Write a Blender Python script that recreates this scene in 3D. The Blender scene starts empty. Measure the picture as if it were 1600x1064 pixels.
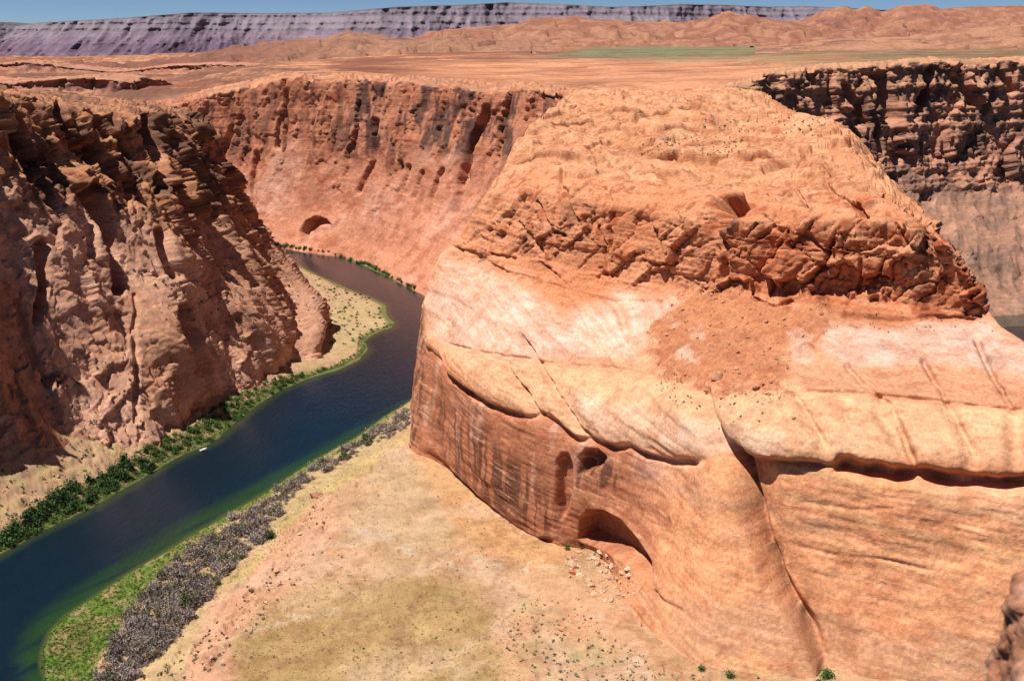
import bpy, bmesh, math, random
import numpy as np

# ------------------------------------------------------------------ camera, sky, sun, exposure
scene = bpy.context.scene
FPX = 1570.0                      # focal length in pixels of the 1600 px wide photograph
PITCH = math.radians(17.0)
CAMZ = 300.0                      # the overlook stands 300 m above the river
CP, SP = math.cos(PITCH), math.sin(PITCH)
SUN_EL, SUN_AZ = math.radians(67), math.radians(-100)   # azimuth from +Y (into the picture) towards +X
SUN_DIR = (math.sin(SUN_AZ) * math.cos(SUN_EL), math.cos(SUN_AZ) * math.cos(SUN_EL), math.sin(SUN_EL))

cam_data = bpy.data.cameras.new('camera')
cam_data.sensor_width = 36.0
cam_data.lens = 36.0 * FPX / 1600.0
cam_data.clip_start = 0.2
cam_data.clip_end = 60000
cam_data.dof.use_dof = True
cam_data.dof.focus_distance = 600
cam_data.dof.aperture_fstop = 1.8
camera = bpy.data.objects.new('camera', cam_data)
camera.location = (0, 0, CAMZ)
camera.rotation_euler = (math.radians(90) - PITCH, 0, 0)
scene.collection.objects.link(camera)
scene.camera = camera

world = bpy.data.worlds.new('World')
scene.world = world
world.use_nodes = True
wn = world.node_tree.nodes
sky = wn.new('ShaderNodeTexSky')
sky.sky_type = 'NISHITA'
sky.sun_disc = False
sky.sun_elevation = SUN_EL
sky.sun_rotation = SUN_AZ
sky.altitude = 1200
sky.air_density = 0.5
sky.dust_density = 0.0
sky.ozone_density = 8.0
bg = wn['Background']
bg.inputs['Strength'].default_value = 0.052
world.node_tree.links.new(sky.outputs[0], bg.inputs[0])

sun_data = bpy.data.lights.new('sun', 'SUN')
sun_data.energy = 5.0
sun_data.angle = math.radians(0.5)
sun_data.color = (1.0, 0.965, 0.925)
sun = bpy.data.objects.new('sun', sun_data)
sun.location = (0, 0, 500)
sun.rotation_euler = (math.radians(90) - SUN_EL, 0, math.pi - SUN_AZ)
scene.collection.objects.link(sun)

scene.view_settings.view_transform = 'Standard'
scene.view_settings.look = 'None'
scene.view_settings.gamma = 1
scene.view_settings.exposure = 0.5
scene.render.engine = 'CYCLES'
scene.cycles.max_bounces = 5
scene.cycles.transparent_max_bounces = 8
scene.cycles.use_denoising = True

# ------------------------------------------------------------------ helpers: projection
def tan_dep(v):
    b = (np.asarray(v, float) - 532.0) / FPX
    return (SP + b * CP) / (CP - b * SP)

def at_y(u, v, y):
    """point on the sight line of photo pixel (u, v) at forward distance y"""
    z = CAMZ - y * tan_dep(v)
    d = y * CP + (CAMZ - z) * SP
    return np.array([(u - 800.0) / FPX * d, y, z])

def at_z(u, v, z=0.0):
    y = (CAMZ - z) / tan_dep(v)
    return at_y(u, v, y)

def at_yz(u, y, z):
    d = y * CP + (CAMZ - z) * SP
    return np.array([(u - 800.0) / FPX * d, y, z])

def project(P):
    d = P[:, 1] * CP + (CAMZ - P[:, 2]) * SP
    up = P[:, 1] * SP - (CAMZ - P[:, 2]) * CP
    d = np.maximum(d, 1.0)
    return 800.0 + FPX * P[:, 0] / d, 532.0 - FPX * up / d

# ------------------------------------------------------------------ helpers: noise
RNG = np.random.default_rng(7)
TB = 64
NT = (RNG.random(TB ** 3) * 2 - 1).astype(np.float32)
JT = [RNG.random(TB ** 3).astype(np.float32) for _ in range(4)]
ROT = np.array([[0.36, 0.48, -0.8], [-0.8, 0.6, 0.0], [0.48, 0.64, 0.6]], np.float32)

def vn(p, seed=0):
    """value noise, about -1..1"""
    p = np.asarray(p, np.float32) + np.float32(seed * 7.31 + 101.7)
    i = np.floor(p).astype(np.int32)
    f = p - i
    f = f * f * f * (f * (f * 6 - 15) + 10)
    x0 = (i[:, 0] & 63) * 4096; x1 = ((i[:, 0] + 1) & 63) * 4096
    y0 = (i[:, 1] & 63) * 64; y1 = ((i[:, 1] + 1) & 63) * 64
    z0 = i[:, 2] & 63; z1 = (i[:, 2] + 1) & 63
    fx, fy, fz = f[:, 0], f[:, 1], f[:, 2]
    a = NT[x0 + y0 + z0]; a += (NT[x1 + y0 + z0] - a) * fx
    b = NT[x0 + y1 + z0]; b += (NT[x1 + y1 + z0] - b) * fx
    c = NT[x0 + y0 + z1]; c += (NT[x1 + y0 + z1] - c) * fx
    d = NT[x0 + y1 + z1]; d += (NT[x1 + y1 + z1] - d) * fx
    a += (b - a) * fy
    c += (d - c) * fy
    a += (c - a) * fz
    return a

def fbm(p, octaves=4, seed=0, gain=0.5, ridged=False):
    p = np.asarray(p, np.float32)
    s = np.zeros(len(p), np.float32); amp = 1.0; tot = 0.0
    for o in range(octaves):
        n = vn(p, seed + o)
        if ridged:
            n = 1 - 2 * np.abs(n)
        s += amp * n; tot += amp
        amp *= gain
        p = (p @ ROT) * 2.03
    return s / tot

def worley(p, seed=0, facet=False):
    """returns F2-F1 and a random value of the nearest cell; facet adds a randomly tilted plane for each cell"""
    p = np.asarray(p, np.float32) + np.float32(seed * 5.77 + 53.3)
    i = np.floor(p).astype(np.int32)
    f = p - i
    n = len(p)
    f1 = np.full(n, 9.0, np.float32); f2 = np.full(n, 9.0, np.float32); hn = np.zeros(n, np.int32)
    vx = np.zeros(n, np.float32); vy = np.zeros(n, np.float32); vz = np.zeros(n, np.float32)
    for dx in (-1, 0, 1):
        hx = ((i[:, 0] + dx) & 63) * 4096
        for dy in (-1, 0, 1):
            hy = hx + ((i[:, 1] + dy) & 63) * 64
            for dz in (-1, 0, 1):
                h = hy + ((i[:, 2] + dz) & 63)
                ax = JT[0][h] + (dx - f[:, 0]); ay = JT[1][h] + (dy - f[:, 1]); az = JT[2][h] + (dz - f[:, 2])
                d = ax * ax + ay * ay + az * az
                near = d < f1
                f2 = np.where(near, f1, np.minimum(f2, d))
                hn[near] = h[near]
                if facet:
                    vx = np.where(near, ax, vx); vy = np.where(near, ay, vy); vz = np.where(near, az, vz)
                f1 = np.minimum(f1, d)
    e = np.sqrt(f2) - np.sqrt(f1); rv = JT[3][hn]
    if not facet:
        return e, rv
    g = (hn * 7919 + 13) % (TB ** 3)
    tilt = (JT[0][g] - 0.5) * vx + (JT[1][g] - 0.5) * vy + (JT[2][g] - 0.5) * vz
    return e, rv, tilt * 2

def sstep(a, b, x):
    t = np.clip((x - a) / (b - a), 0, 1)
    return t * t * (3 - 2 * t)

def layers(z, lam, seed, sharp=0.7):
    """a random standing-out (0..1) for each bed of rock, crisp where beds meet"""
    r = np.random.default_rng(seed).random(4096).astype(np.float32)
    q = z / lam + 1000.0
    k = np.floor(q).astype(np.int32)
    s = sstep(sharp, 1.0, q - k)
    return r[k & 4095] * (1 - s) + r[(k + 1) & 4095] * s

# ------------------------------------------------------------------ helpers: lines and areas given in photo pixels
def line_dist(U, V, pts):
    best = np.full(len(U), 1e9, np.float32); along = np.zeros(len(U), np.float32)
    tot = 0.0
    for (x0, y0), (x1, y1) in zip(pts[:-1], pts[1:]):
        dx, dy = x1 - x0, y1 - y0
        L2 = dx * dx + dy * dy + 1e-9
        t = np.clip(((U - x0) * dx + (V - y0) * dy) / L2, 0, 1)
        d = np.hypot(U - x0 - t * dx, V - y0 - t * dy)
        L = math.sqrt(L2)
        along = np.where(d < best, tot + t * L, along)
        best = np.minimum(best, d)
        tot += L
    return best, along / tot

def inside(U, V, poly):
    r = np.zeros(len(U), bool)
    n = len(poly)
    for k in range(n):
        x0, y0 = poly[k]; x1, y1 = poly[(k + 1) % n]
        if y0 == y1:
            continue
        c = ((y0 > V) != (y1 > V)) & (U < (x1 - x0) * (V - y0) / (y1 - y0) + x0)
        r ^= c
    return r

def signed(U, V, poly):
    """distance to the outline, positive inside"""
    d, _ = line_dist(U, V, list(poly) + [poly[0]])
    return np.where(inside(U, V, poly), d, -d)

def area(U, V, poly, soft):
    return sstep(-soft, soft, signed(U, V, poly))

def mixc(col, c, m):
    m = np.clip(m, 0, 1)[:, None]
    return col * (1 - m) + np.asarray(c, np.float32) * m

# ------------------------------------------------------------------ helpers: meshes
def link(name, mesh, mat=None, parent=None):
    o = bpy.data.objects.new(name, mesh)
    scene.collection.objects.link(o)
    if mat is not None and len(mesh.materials) == 0:
        mesh.materials.append(mat)
    if parent is not None:
        o.parent = parent
    return o

def mesh_from(name, P, quads, col=None, smooth=True):
    m = bpy.data.meshes.new(name)
    n = quads.shape[1]
    m.vertices.add(len(P))
    m.vertices.foreach_set('co', np.asarray(P, np.float32).ravel())
    m.loops.add(quads.size)
    m.loops.foreach_set('vertex_index', quads.astype(np.int32).ravel())
    m.polygons.add(len(quads))
    m.polygons.foreach_set('loop_start', np.arange(0, quads.size, n, dtype=np.int32))
    m.polygons.foreach_set('use_smooth', np.full(len(quads), smooth, bool))
    m.update(calc_edges=True)
    if col is not None:
        a = m.color_attributes.new('Col', 'FLOAT_COLOR', 'POINT')
        c4 = np.ones((len(P), 4), np.float32); c4[:, :3] = np.clip(col, 0.002, 0.95)
        a.data.foreach_set('color', c4.ravel())
    return m

def grid_quads(nr, nc):
    i = np.arange(nr * nc).reshape(nr, nc)
    return np.stack([i[:-1, :-1].ravel(), i[:-1, 1:].ravel(), i[1:, 1:].ravel(), i[1:, :-1].ravel()], 1)

def spline(A, params, tau=0.42):
    n = A.shape[0]
    k = np.clip(np.floor(params).astype(int), 0, n - 2)
    t = (params - k).reshape((-1,) + (1,) * (A.ndim - 1))
    p0 = A[np.maximum(k - 1, 0)]; p1 = A[k]; p2 = A[k + 1]; p3 = A[np.minimum(k + 2, n - 1)]
    m1 = tau * (p2 - p0); m2 = tau * (p3 - p1)
    t2 = t * t; t3 = t2 * t
    return (2 * t3 - 3 * t2 + 1) * p1 + (t3 - 2 * t2 + t) * m1 + (-2 * t3 + 3 * t2) * p2 + (t3 - t2) * m2

def loft(net, step, cap=None, dense=None, dense_c=None):
    """smooth surface through a net of points, sampled about every `step` photo pixels"""
    net = np.asarray(net, float)
    R, C, _ = net.shape
    U, V = project(net.reshape(-1, 3)); U = U.reshape(R, C); V = V.reshape(R, C)
    dc = np.median(np.hypot(np.diff(U, axis=1), np.diff(V, axis=1)), axis=0)
    dr = np.median(np.hypot(np.diff(U, axis=0), np.diff(V, axis=0)), axis=1)
    if cap:
        dc = np.minimum(dc, cap); dr = np.minimum(dr, cap)
    def params(d, mult=None):
        out = []
        for k, L in enumerate(d):
            m = max(4, int(L / step * (mult.get(k, 1.0) if mult else 1.0)))
            out.append(k + np.arange(m) / m)
        return np.concatenate(out + [[len(d)]])
    pr, pc = params(dr, dense), params(dc, dense_c)
    S = spline(net, pr)
    S = spline(S.transpose(1, 0, 2), pc).transpose(1, 0, 2)
    return S

def soften(S, passes=1):
    for _ in range(passes):
        S[1:-1] = 0.25 * S[:-2] + 0.5 * S[1:-1] + 0.25 * S[2:]
        S[:, 1:-1] = 0.25 * S[:, :-2] + 0.5 * S[:, 1:-1] + 0.25 * S[:, 2:]
    return S

def grid_normals(S):
    a = np.gradient(S, axis=1); b = np.gradient(S, axis=0)
    n = np.cross(a, b)
    n /= np.linalg.norm(n, axis=2, keepdims=True) + 1e-9
    return n

# ------------------------------------------------------------------ materials
def nd(nt, kind, **kw):
    n = nt.nodes.new(kind)
    for k, v in kw.items():
        if k in n.inputs:
            n.inputs[k].default_value = v
        else:
            setattr(n, k, v)
    return n

def rock_material(name, grain=1.0, bed=1.0, bump=0.6, rough=0.9, grain_scale=0.55, bed_tilt=0.0, bump_dist=0.5):
    m = bpy.data.materials.new(name); m.use_nodes = True
    nt = m.node_tree; L = nt.links.new
    b = nt.nodes['Principled BSDF']
    b.inputs['Roughness'].default_value = rough
    b.inputs['Specular IOR Level'].default_value = 0.15
    at = nd(nt, 'ShaderNodeAttribute', attribute_name='Col')
    tc = nd(nt, 'ShaderNodeTexCoord')
    mp = nd(nt, 'ShaderNodeMapping'); mp.inputs['Scale'].default_value = (0.035, 0.035, 0.75)
    mp.inputs['Rotation'].default_value = (bed_tilt, bed_tilt * 0.7, 0)
    L(tc.outputs['Object'], mp.inputs['Vector'])
    bedn = nd(nt, 'ShaderNodeTexNoise', Scale=1.0, Detail=6.0, Roughness=0.62, Distortion=0.5)
    L(mp.outputs[0], bedn.inputs['Vector'])
    gr = nd(nt, 'ShaderNodeTexNoise', Scale=grain_scale, Detail=9.0, Roughness=0.68)
    L(tc.outputs['Object'], gr.inputs['Vector'])
    big = nd(nt, 'ShaderNodeTexNoise', Scale=0.05, Detail=4.0, Roughness=0.6)
    L(tc.outputs['Object'], big.inputs['Vector'])
    def rng(src, lo, hi, a=0.3, c=0.7):
        r = nd(nt, 'ShaderNodeMapRange')
        r.inputs['From Min'].default_value = a; r.inputs['From Max'].default_value = c
        r.inputs['To Min'].default_value = lo; r.inputs['To Max'].default_value = hi
        L(src, r.inputs['Value']); return r.outputs[0]
    def mul(c1, f):
        x = nd(nt, 'ShaderNodeVectorMath', operation='SCALE')
        L(c1, x.inputs[0]); L(f, x.inputs['Scale']); return x.outputs[0]
    c = mul(at.outputs['Color'], rng(gr.outputs[0], 1 - 0.26 * grain, 1 + 0.26 * grain))
    c = mul(c, rng(bedn.outputs[0], 1 - 0.2 * bed, 1 + 0.17 * bed))
    c = mul(c, rng(big.outputs[0], 0.92, 1.08))
    L(c, b.inputs['Base Color'])
    add = nd(nt, 'ShaderNodeMath', operation='MULTIPLY_ADD')
    L(bedn.outputs[0], add.inputs[0]); add.inputs[1].default_value = bed; L(gr.outputs[0], add.inputs[2])
    bp = nd(nt, 'ShaderNodeBump', Strength=bump, Distance=bump_dist)
    L(add.outputs[0], bp.inputs['Height'])
    L(bp.outputs[0], b.inputs['Normal'])
    return m

def plain_material(name, color, rough=0.8, vary=0.25, scale=3.0, spec=0.2, random_obj=0.0):
    m = bpy.data.materials.new(name); m.use_nodes = True
    nt = m.node_tree; L = nt.links.new
    b = nt.nodes['Principled BSDF']
    b.inputs['Roughness'].default_value = rough
    b.inputs['Specular IOR Level'].default_value = spec
    tc = nd(nt, 'ShaderNodeTexCoord')
    n = nd(nt, 'ShaderNodeTexNoise', Scale=scale, Detail=4.0)
    L(tc.outputs['Object'], n.inputs['Vector'])
    r = nd(nt, 'ShaderNodeMapRange')
    r.inputs['From Min'].default_value = 0.3; r.inputs['From Max'].default_value = 0.7
    r.inputs['To Min'].default_value = 1 - vary; r.inputs['To Max'].default_value = 1 + vary
    L(n.outputs[0], r.inputs['Value'])
    x = nd(nt, 'ShaderNodeVectorMath', operation='SCALE'); x.inputs[0].default_value = color
    L(r.outputs[0], x.inputs['Scale'])
    out = x.outputs[0]
    if random_obj:
        oi = nd(nt, 'ShaderNodeObjectInfo')
        r2 = nd(nt, 'ShaderNodeMapRange')
        r2.inputs['To Min'].default_value = 1 - random_obj; r2.inputs['To Max'].default_value = 1 + random_obj
        L(oi.outputs['Random'], r2.inputs['Value'])
        y = nd(nt, 'ShaderNodeVectorMath', operation='SCALE')
        L(out, y.inputs[0]); L(r2.outputs[0], y.inputs['Scale']); out = y.outputs[0]
    L(out, b.inputs['Base Color'])
    return m

M_BUTTE = rock_material('butte_sandstone', grain=1.1, bed=0.2, bump=0.9, bed_tilt=0.10, bump_dist=0.7)
M_CLIFF = rock_material('cliff_sandstone', grain=1.1, bed=0.3, bump=0.7, bump_dist=0.7)
M_FARCLIFF = rock_material('far_cliff_sandstone', grain=0.9, bed=0.8, bump=0.6, grain_scale=0.25, bump_dist=1.0)
M_PLATEAU = rock_material('plateau_rock', grain=0.9, bed=0.8, bump=0.6, grain_scale=0.12, bump_dist=1.5)
M_MESA = rock_material('mesa_rock', grain=0.6, bed=0.3, bump=0.4, grain_scale=0.02, bump_dist=6)
M_FLOOR = rock_material('bench_sand', grain=0.9, bed=0.0, bump=0.45, grain_scale=0.7, bump_dist=0.35)

def water_material():
    m = bpy.data.materials.new('river_water'); m.use_nodes = True
    nt = m.node_tree; L = nt.links.new
    nt.nodes.remove(nt.nodes['Principled BSDF'])
    out = nt.nodes['Material Output']
    tr = nd(nt, 'ShaderNodeBsdfTransparent'); tr.inputs[0].default_value = (0.50, 0.66, 0.68, 1)
    gl = nd(nt, 'ShaderNodeBsdfGlossy'); gl.inputs['Roughness'].default_value = 0.12
    gl.inputs['Color'].default_value = (1, 1, 1, 1)
    fr = nd(nt, 'ShaderNodeFresnel', IOR=1.33)
    tc = nd(nt, 'ShaderNodeTexCoord')
    mp = nd(nt, 'ShaderNodeMapping'); mp.inputs['Scale'].default_value = (0.5, 0.18, 1); mp.inputs['Rotation'].default_value = (0, 0, math.radians(-25))
    L(tc.outputs['Object'], mp.inputs['Vector'])
    n = nd(nt, 'ShaderNodeTexNoise', Scale=0.6, Detail=7.0, Roughness=0.6)
    L(mp.outputs[0], n.inputs['Vector'])
    bp = nd(nt, 'ShaderNodeBump', Strength=0.9, Distance=0.5)
    L(n.outputs[0], bp.inputs['Height'])
    L(bp.outputs[0], gl.inputs['Normal']); L(bp.outputs[0], fr.inputs['Normal'])
    mx = nd(nt, 'ShaderNodeMixShader')
    L(fr.outputs[0], mx.inputs[0]); L(tr.outputs[0], mx.inputs[1]); L(gl.outputs[0], mx.inputs[2])
    L(mx.outputs[0], out.inputs['Surface'])
    return m
M_WATER = water_material()

def structure(o):
    o['kind'] = 'structure'
    return o

# ================================================================== BUTTE
def zrow(u, v, z):
    return at_z(u, v, z)

BUTTE_COLS = [
 # foot (u, v, z) then (u, v, y) upwards
 [(640, 700, 15), (643, 630, 685), (652, 545, 700), (662, 470, 712), (685, 405, 725), (705, 385, 740), (740, 330, 760), (780, 270, 790), (815, 215, 830), (850, 182, 900), (880, 160, 1000), (900, 140, 1150)],
 [(705, 745, 18), (690, 660, 632), (682, 565, 650), (690, 535, 668), (720, 450, 690), (740, 405, 715), (770, 340, 735), (810, 270, 765), (850, 220, 820), (880, 185, 900), (910, 160, 1000), (930, 140, 1150)],
 [(775, 805, 20), (745, 720, 568), (735, 620, 584), (740, 560, 605), (780, 470, 640), (800, 410, 680), (820, 345, 700), (850, 280, 730), (890, 225, 800), (920, 190, 890), (950, 162, 1000), (960, 140, 1150)],
 [(850, 850, 24), (830, 770, 520), (815, 660, 532), (825, 590, 555), (860, 500, 595), (890, 430, 645), (900, 360, 668), (920, 295, 700), (950, 235, 775), (980, 195, 880), (1000, 165, 1000), (1010, 140, 1150)],
 [(935, 868, 28), (905, 780, 497), (900, 690, 507), (905, 620, 527), (945, 520, 570), (975, 450, 620), (985, 375, 640), (1000, 305, 670), (1020, 245, 750), (1050, 200, 865), (1060, 168, 1000), (1060, 140, 1150)],
 [(985, 960, 32), (1020, 830, 450), (1020, 700, 466), (1020, 640, 485), (1050, 540, 528), (1070, 460, 585), (1075, 385, 605), (1085, 315, 632), (1100, 255, 720), (1110, 205, 850), (1110, 170, 1000), (1110, 140, 1150)],
 [(1090, 1048, 38), (1095, 880, 402), (1105, 715, 428), (1100, 625, 452), (1130, 560, 490), (1140, 470, 555), (1150, 390, 578), (1160, 320, 605), (1165, 255, 700), (1160, 210, 830), (1160, 172, 1000), (1160, 140, 1150)],
 [(1200, 1062, 42), (1200, 890, 386), (1200, 715, 408), (1190, 620, 438), (1210, 560, 475), (1215, 470, 540), (1225, 395, 562), (1230, 325, 590), (1225, 255, 690), (1210, 215, 810), (1195, 176, 980), (1195, 145, 1150)],
 [(1320, 1068, 45), (1320, 890, 376), (1320, 735, 393), (1310, 625, 425), (1310, 560, 460), (1310, 475, 520), (1320, 400, 545), (1310, 320, 575), (1290, 250, 680), (1265, 205, 790), (1230, 182, 950), (1215, 160, 1100)],
 [(1440, 1075, 50), (1450, 890, 366), (1455, 752, 380), (1440, 630, 413), (1425, 560, 450), (1410, 485, 505), (1400, 410, 530), (1375, 320, 565), (1335, 245, 670), (1310, 205, 760), (1270, 188, 900), (1250, 178, 1050)],
 [(1560, 1085, 55), (1580, 890, 354), (1600, 757, 368), (1590, 650, 395), (1550, 570, 435), (1500, 500, 490), (1480, 430, 515), (1425, 335, 555), (1375, 275, 640), (1345, 225, 740), (1310, 200, 860), (1290, 195, 1000)],
 [(1720, 1100, 58), (1740, 900, 345), (1760, 770, 360), (1740, 650, 380), (1660, 575, 420), (1560, 505, 478), (1530, 455, 505), (1470, 365, 540), (1415, 310, 610), (1375, 265, 720), (1345, 230, 830), (1320, 215, 960)],
]
cols = []
for c in BUTTE_COLS:
    foot = zrow(*c[0])
    c = [list(q) for q in c]
    y6 = c[5][2]; c[6][2] = y6 + 0.45 * (c[6][2] - y6); c[7][2] = y6 + 0.55 * (c[7][2] - y6)
    pts = [foot] + [at_y(*q) for q in c[1:]]
    low = foot + np.array([foot[0] - pts[1][0], foot[1] - pts[1][1], -30.0]) * 0.5
    low[2] = foot[2] - 16
    cols.append([low] + pts)
c0, cN = np.array(cols[0]), np.array(cols[-1])
left1 = c0 + np.array([16, 70, 0]); left2 = c0 + np.array([60, 190, -6]); left3 = c0 + np.array([150, 330, -10])
right1 = cN + np.array([5, 16, -16]); right2 = cN + np.array([22, 60, 0]); right2[:, 2] = np.minimum(cN[:, 2] - 70, np.linspace(-10, 120, len(cN)))
right3 = right2 + np.array([60, 90, 0]); right3[:, 2] = np.linspace(-14, 60, len(cN))
net = np.array([left3, left2, left1] + cols + [right1, right2, right3]).transpose(1, 0, 2)
S = loft(net, 1.6, cap=190, dense={0: 0.3, 8: 2.0, 9: 2.6, 10: 2.6, 11: 1.6, 12: 0.6}, dense_c={0: 0.12, 1: 0.2, 2: 0.5, 13: 0.7, 14: 0.8, 15: 0.2, 16: 0.15})
nr, nc, _ = S.shape

N0 = grid_normals(S).reshape(-1, 3)
P = S.reshape(-1, 3).copy()
U, V = project(P)
U = U.astype(np.float32); V = V.astype(np.float32)
DEPTH = (P[:, 1] * CP + (CAMZ - P[:, 2]) * SP).astype(np.float32)
PX = DEPTH / FPX                       # metres per photo pixel
flip = np.sum(N0 * (np.array([-100, 0, 320]) - P), axis=1)
if np.median(flip) < 0:
    N0 = -N0
p32 = P.astype(np.float32)
w1 = fbm(p32 / 45, 3, 1); w2 = fbm(p32 / 12, 4, 5)
wu = w1 * 10 + w2 * 5; wv = fbm(p32 / 30, 3, 9) * 9 + w2 * 4
UW, VW = U + wu, V + wv
# zones of the butte
FOOT_UP = [(700, 398), (780, 430), (850, 440), (940, 455), (1050, 462), (1130, 470), (1180, 468), (1300, 490), (1400, 500), (1530, 498)]
BROW_UP = [(770, 300), (830, 262), (900, 275), (980, 282), (1060, 290), (1150, 295), (1230, 290), (1310, 300), (1380, 300), (1420, 330)]
upper = area(U, V, FOOT_UP + [(1560, 470), (1500, 380), (1430, 320)] + BROW_UP[::-1][1:] + [(740, 330)], 10)
top = area(U, V, [(740, 330)] + BROW_UP + [(1480, 380), (1420, 250), (1330, 150), (1000, 90), (800, 120)], 8)
LEDGE = [(676, 548), (686, 562), (704, 592), (730, 612), (760, 632), (800, 648), (832, 655), (850, 650), (872, 664), (900, 690), (930, 690), (960, 702), (985, 697), (1010, 712), (1050, 722), (1090, 724), (1118, 714)]
LEDGE_R = [(1118, 700), (1150, 716), (1200, 722), (1300, 730), (1350, 741), (1400, 748), (1440, 744), (1500, 757), (1560, 757), (1640, 752)]
lower = area(U, V, LEDGE[:-1] + [(1118, 705)] + LEDGE_R[1:] + [(1800, 760), (1800, 1200), (900, 1200), (600, 700), (640, 500)], 3)
TALUS = [(1062, 458), (1120, 436), (1150, 446), (1210, 470), (1290, 468), (1302, 495), (1290, 525), (1240, 550), (1230, 590), (1250, 615), (1215, 636), (1170, 615), (1130, 628), (1095, 605), (1040, 596), (1022, 560), (1010, 525), (1035, 490)]
tw = fbm(p32 / np.array([9, 9, 22], np.float32), 4, 55)
talus = sstep(-0.25, 0.3, signed(UW, VW, TALUS) / 34 + 0.95 * tw + 0.5 * fbm(p32 / 4.0, 3, 58) - 0.1)
talus = np.maximum(talus, 0.8 * sstep(-0.2, 0.3, signed(UW, VW, [(1290, 475), (1420, 492), (1530, 492), (1530, 506), (1420, 512), (1300, 514)]) / 14 + tw))
talus *= sstep(425, 450, V)
shelf = np.clip(1 - upper - top - lower, 0, 1)
MR = np.clip(1.0 - talus, 0, 1)

D = np.zeros(len(P), np.float32)
# broad swells
D += (w1 * 2.2) * (0.45 + 0.8 * upper) * MR
# blocky upper cliff
along = (p32[:, 0] * 0.75 + p32[:, 2] * 0.66) / 34; across = (p32[:, 2] * 0.75 - p32[:, 0] * 0.66) / 16
wp = np.stack([along, across, p32[:, 1] / 16], 1) + 0.55 * np.stack([w2, w1, -w2], 1)
e1, r1, t1 = worley(wp, 3, True)
e2, r2, t2 = worley(wp * 2.6 + 0.2 * np.stack([w1, w2, w1], 1), 5, True)
gate = sstep(-0.45, 0.25, w1)
blocks = (r1 - 0.5) * 6.0 + t1 * 5.5 - 1.6 * (1 - sstep(0, 0.07, e1)) + ((r2 - 0.5) * 1.2 + t2 * 1.4 - 0.5 * (1 - sstep(0, 0.08, e2))) * (0.3 + 0.7 * gate)
rightish = sstep(1080, 1200, U)
but_ = fbm(np.stack([p32[:, 0] / 26, p32[:, 1] / 60, p32[:, 2] / 90], 1), 3, 131, ridged=True)
D += (but_ * 4.0 - 1.0) * upper * (1 - 0.7 * sstep(0.40, 0.75, N0[:, 2]))
lying = sstep(0.40, 0.75, N0[:, 2])
D += blocks * upper * (0.75 + 0.55 * rightish) * (1 - 0.8 * lying)
D += blocks * top * 0.12
D += ((r1 - 0.5) * 0.9 - 0.5 * (1 - sstep(0, 0.05, e1))) * shelf * MR * 0.6
# beds of rock
zb = p32[:, 2] + 3.0 * w1 + 0.06 * p32[:, 0] + 0.02 * p32[:, 1]
bed_big = layers(zb, 4.6, 11, 0.8) - 0.5
bed_small = layers(zb + 0.9 * w2, 1.5, 12, 0.6) - 0.5
zc = p32[:, 2] + 0.22 * p32[:, 0] - 0.10 * p32[:, 1] + 2.0 * w1
bed_cross = layers(zc, 1.1, 13, 0.55) - 0.5
D += bed_big * (1.2 * upper * (1 - 0.5 * rightish) + 0.12 * lower + 0.9 * shelf * MR)
D += fbm(p32 / np.array([18, 18, 7], np.float32), 3, 27) * 1.3 * lower
D += bed_small * (0.4 * upper + 0.07 * lower + 0.3 * shelf * MR)
D += bed_cross * (0.35 * shelf * MR + 0.05 * lower)
# bulging slabs between the two ledge lines
vU = np.interp(U, [676, 760, 860, 960, 1090, 1250, 1430, 1640], [532, 553, 566, 576, 604, 612, 622, 642]) + 4 * w2
vL = np.interp(U, [q[0] for q in LEDGE[:-1]] + [q[0] for q in LEDGE_R], [q[1] for q in LEDGE[:-1]] + [q[1] for q in LEDGE_R])
tb = np.clip((V - vU) / np.maximum(vL - vU, 8), 0, 1)
inb = sstep(670, 690, U) * (V > vU) * (V < vL)
slabj = np.ones(len(P), np.float32)
for jx, jy in (([786, 850], [555, 655]), ([806, 930], [518, 692]), ([1096, 1120], [605, 705]), ([1240, 1290], [618, 700]), ([1318, 1434], [565, 738]), ([1436, 1522], [556, 712]), ([1524, 1588], [530, 648])):
    slabj = np.minimum(slabj, sstep(0, 26, np.abs(U + 5 * w2 - np.interp(V, jy, jx))) * 0.75 + 0.25)
D += np.where(inb, (1 - np.abs(2 * tb - 1) ** 3) * 5.0 * slabj, 0)
# fine roughness
fine = fbm(p32 / 3.2, 4, 21)
D += fine * (0.55 * upper + 0.16 * lower + 0.2 * shelf + 0.55 * talus)
P += N0 * D[:, None]
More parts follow.
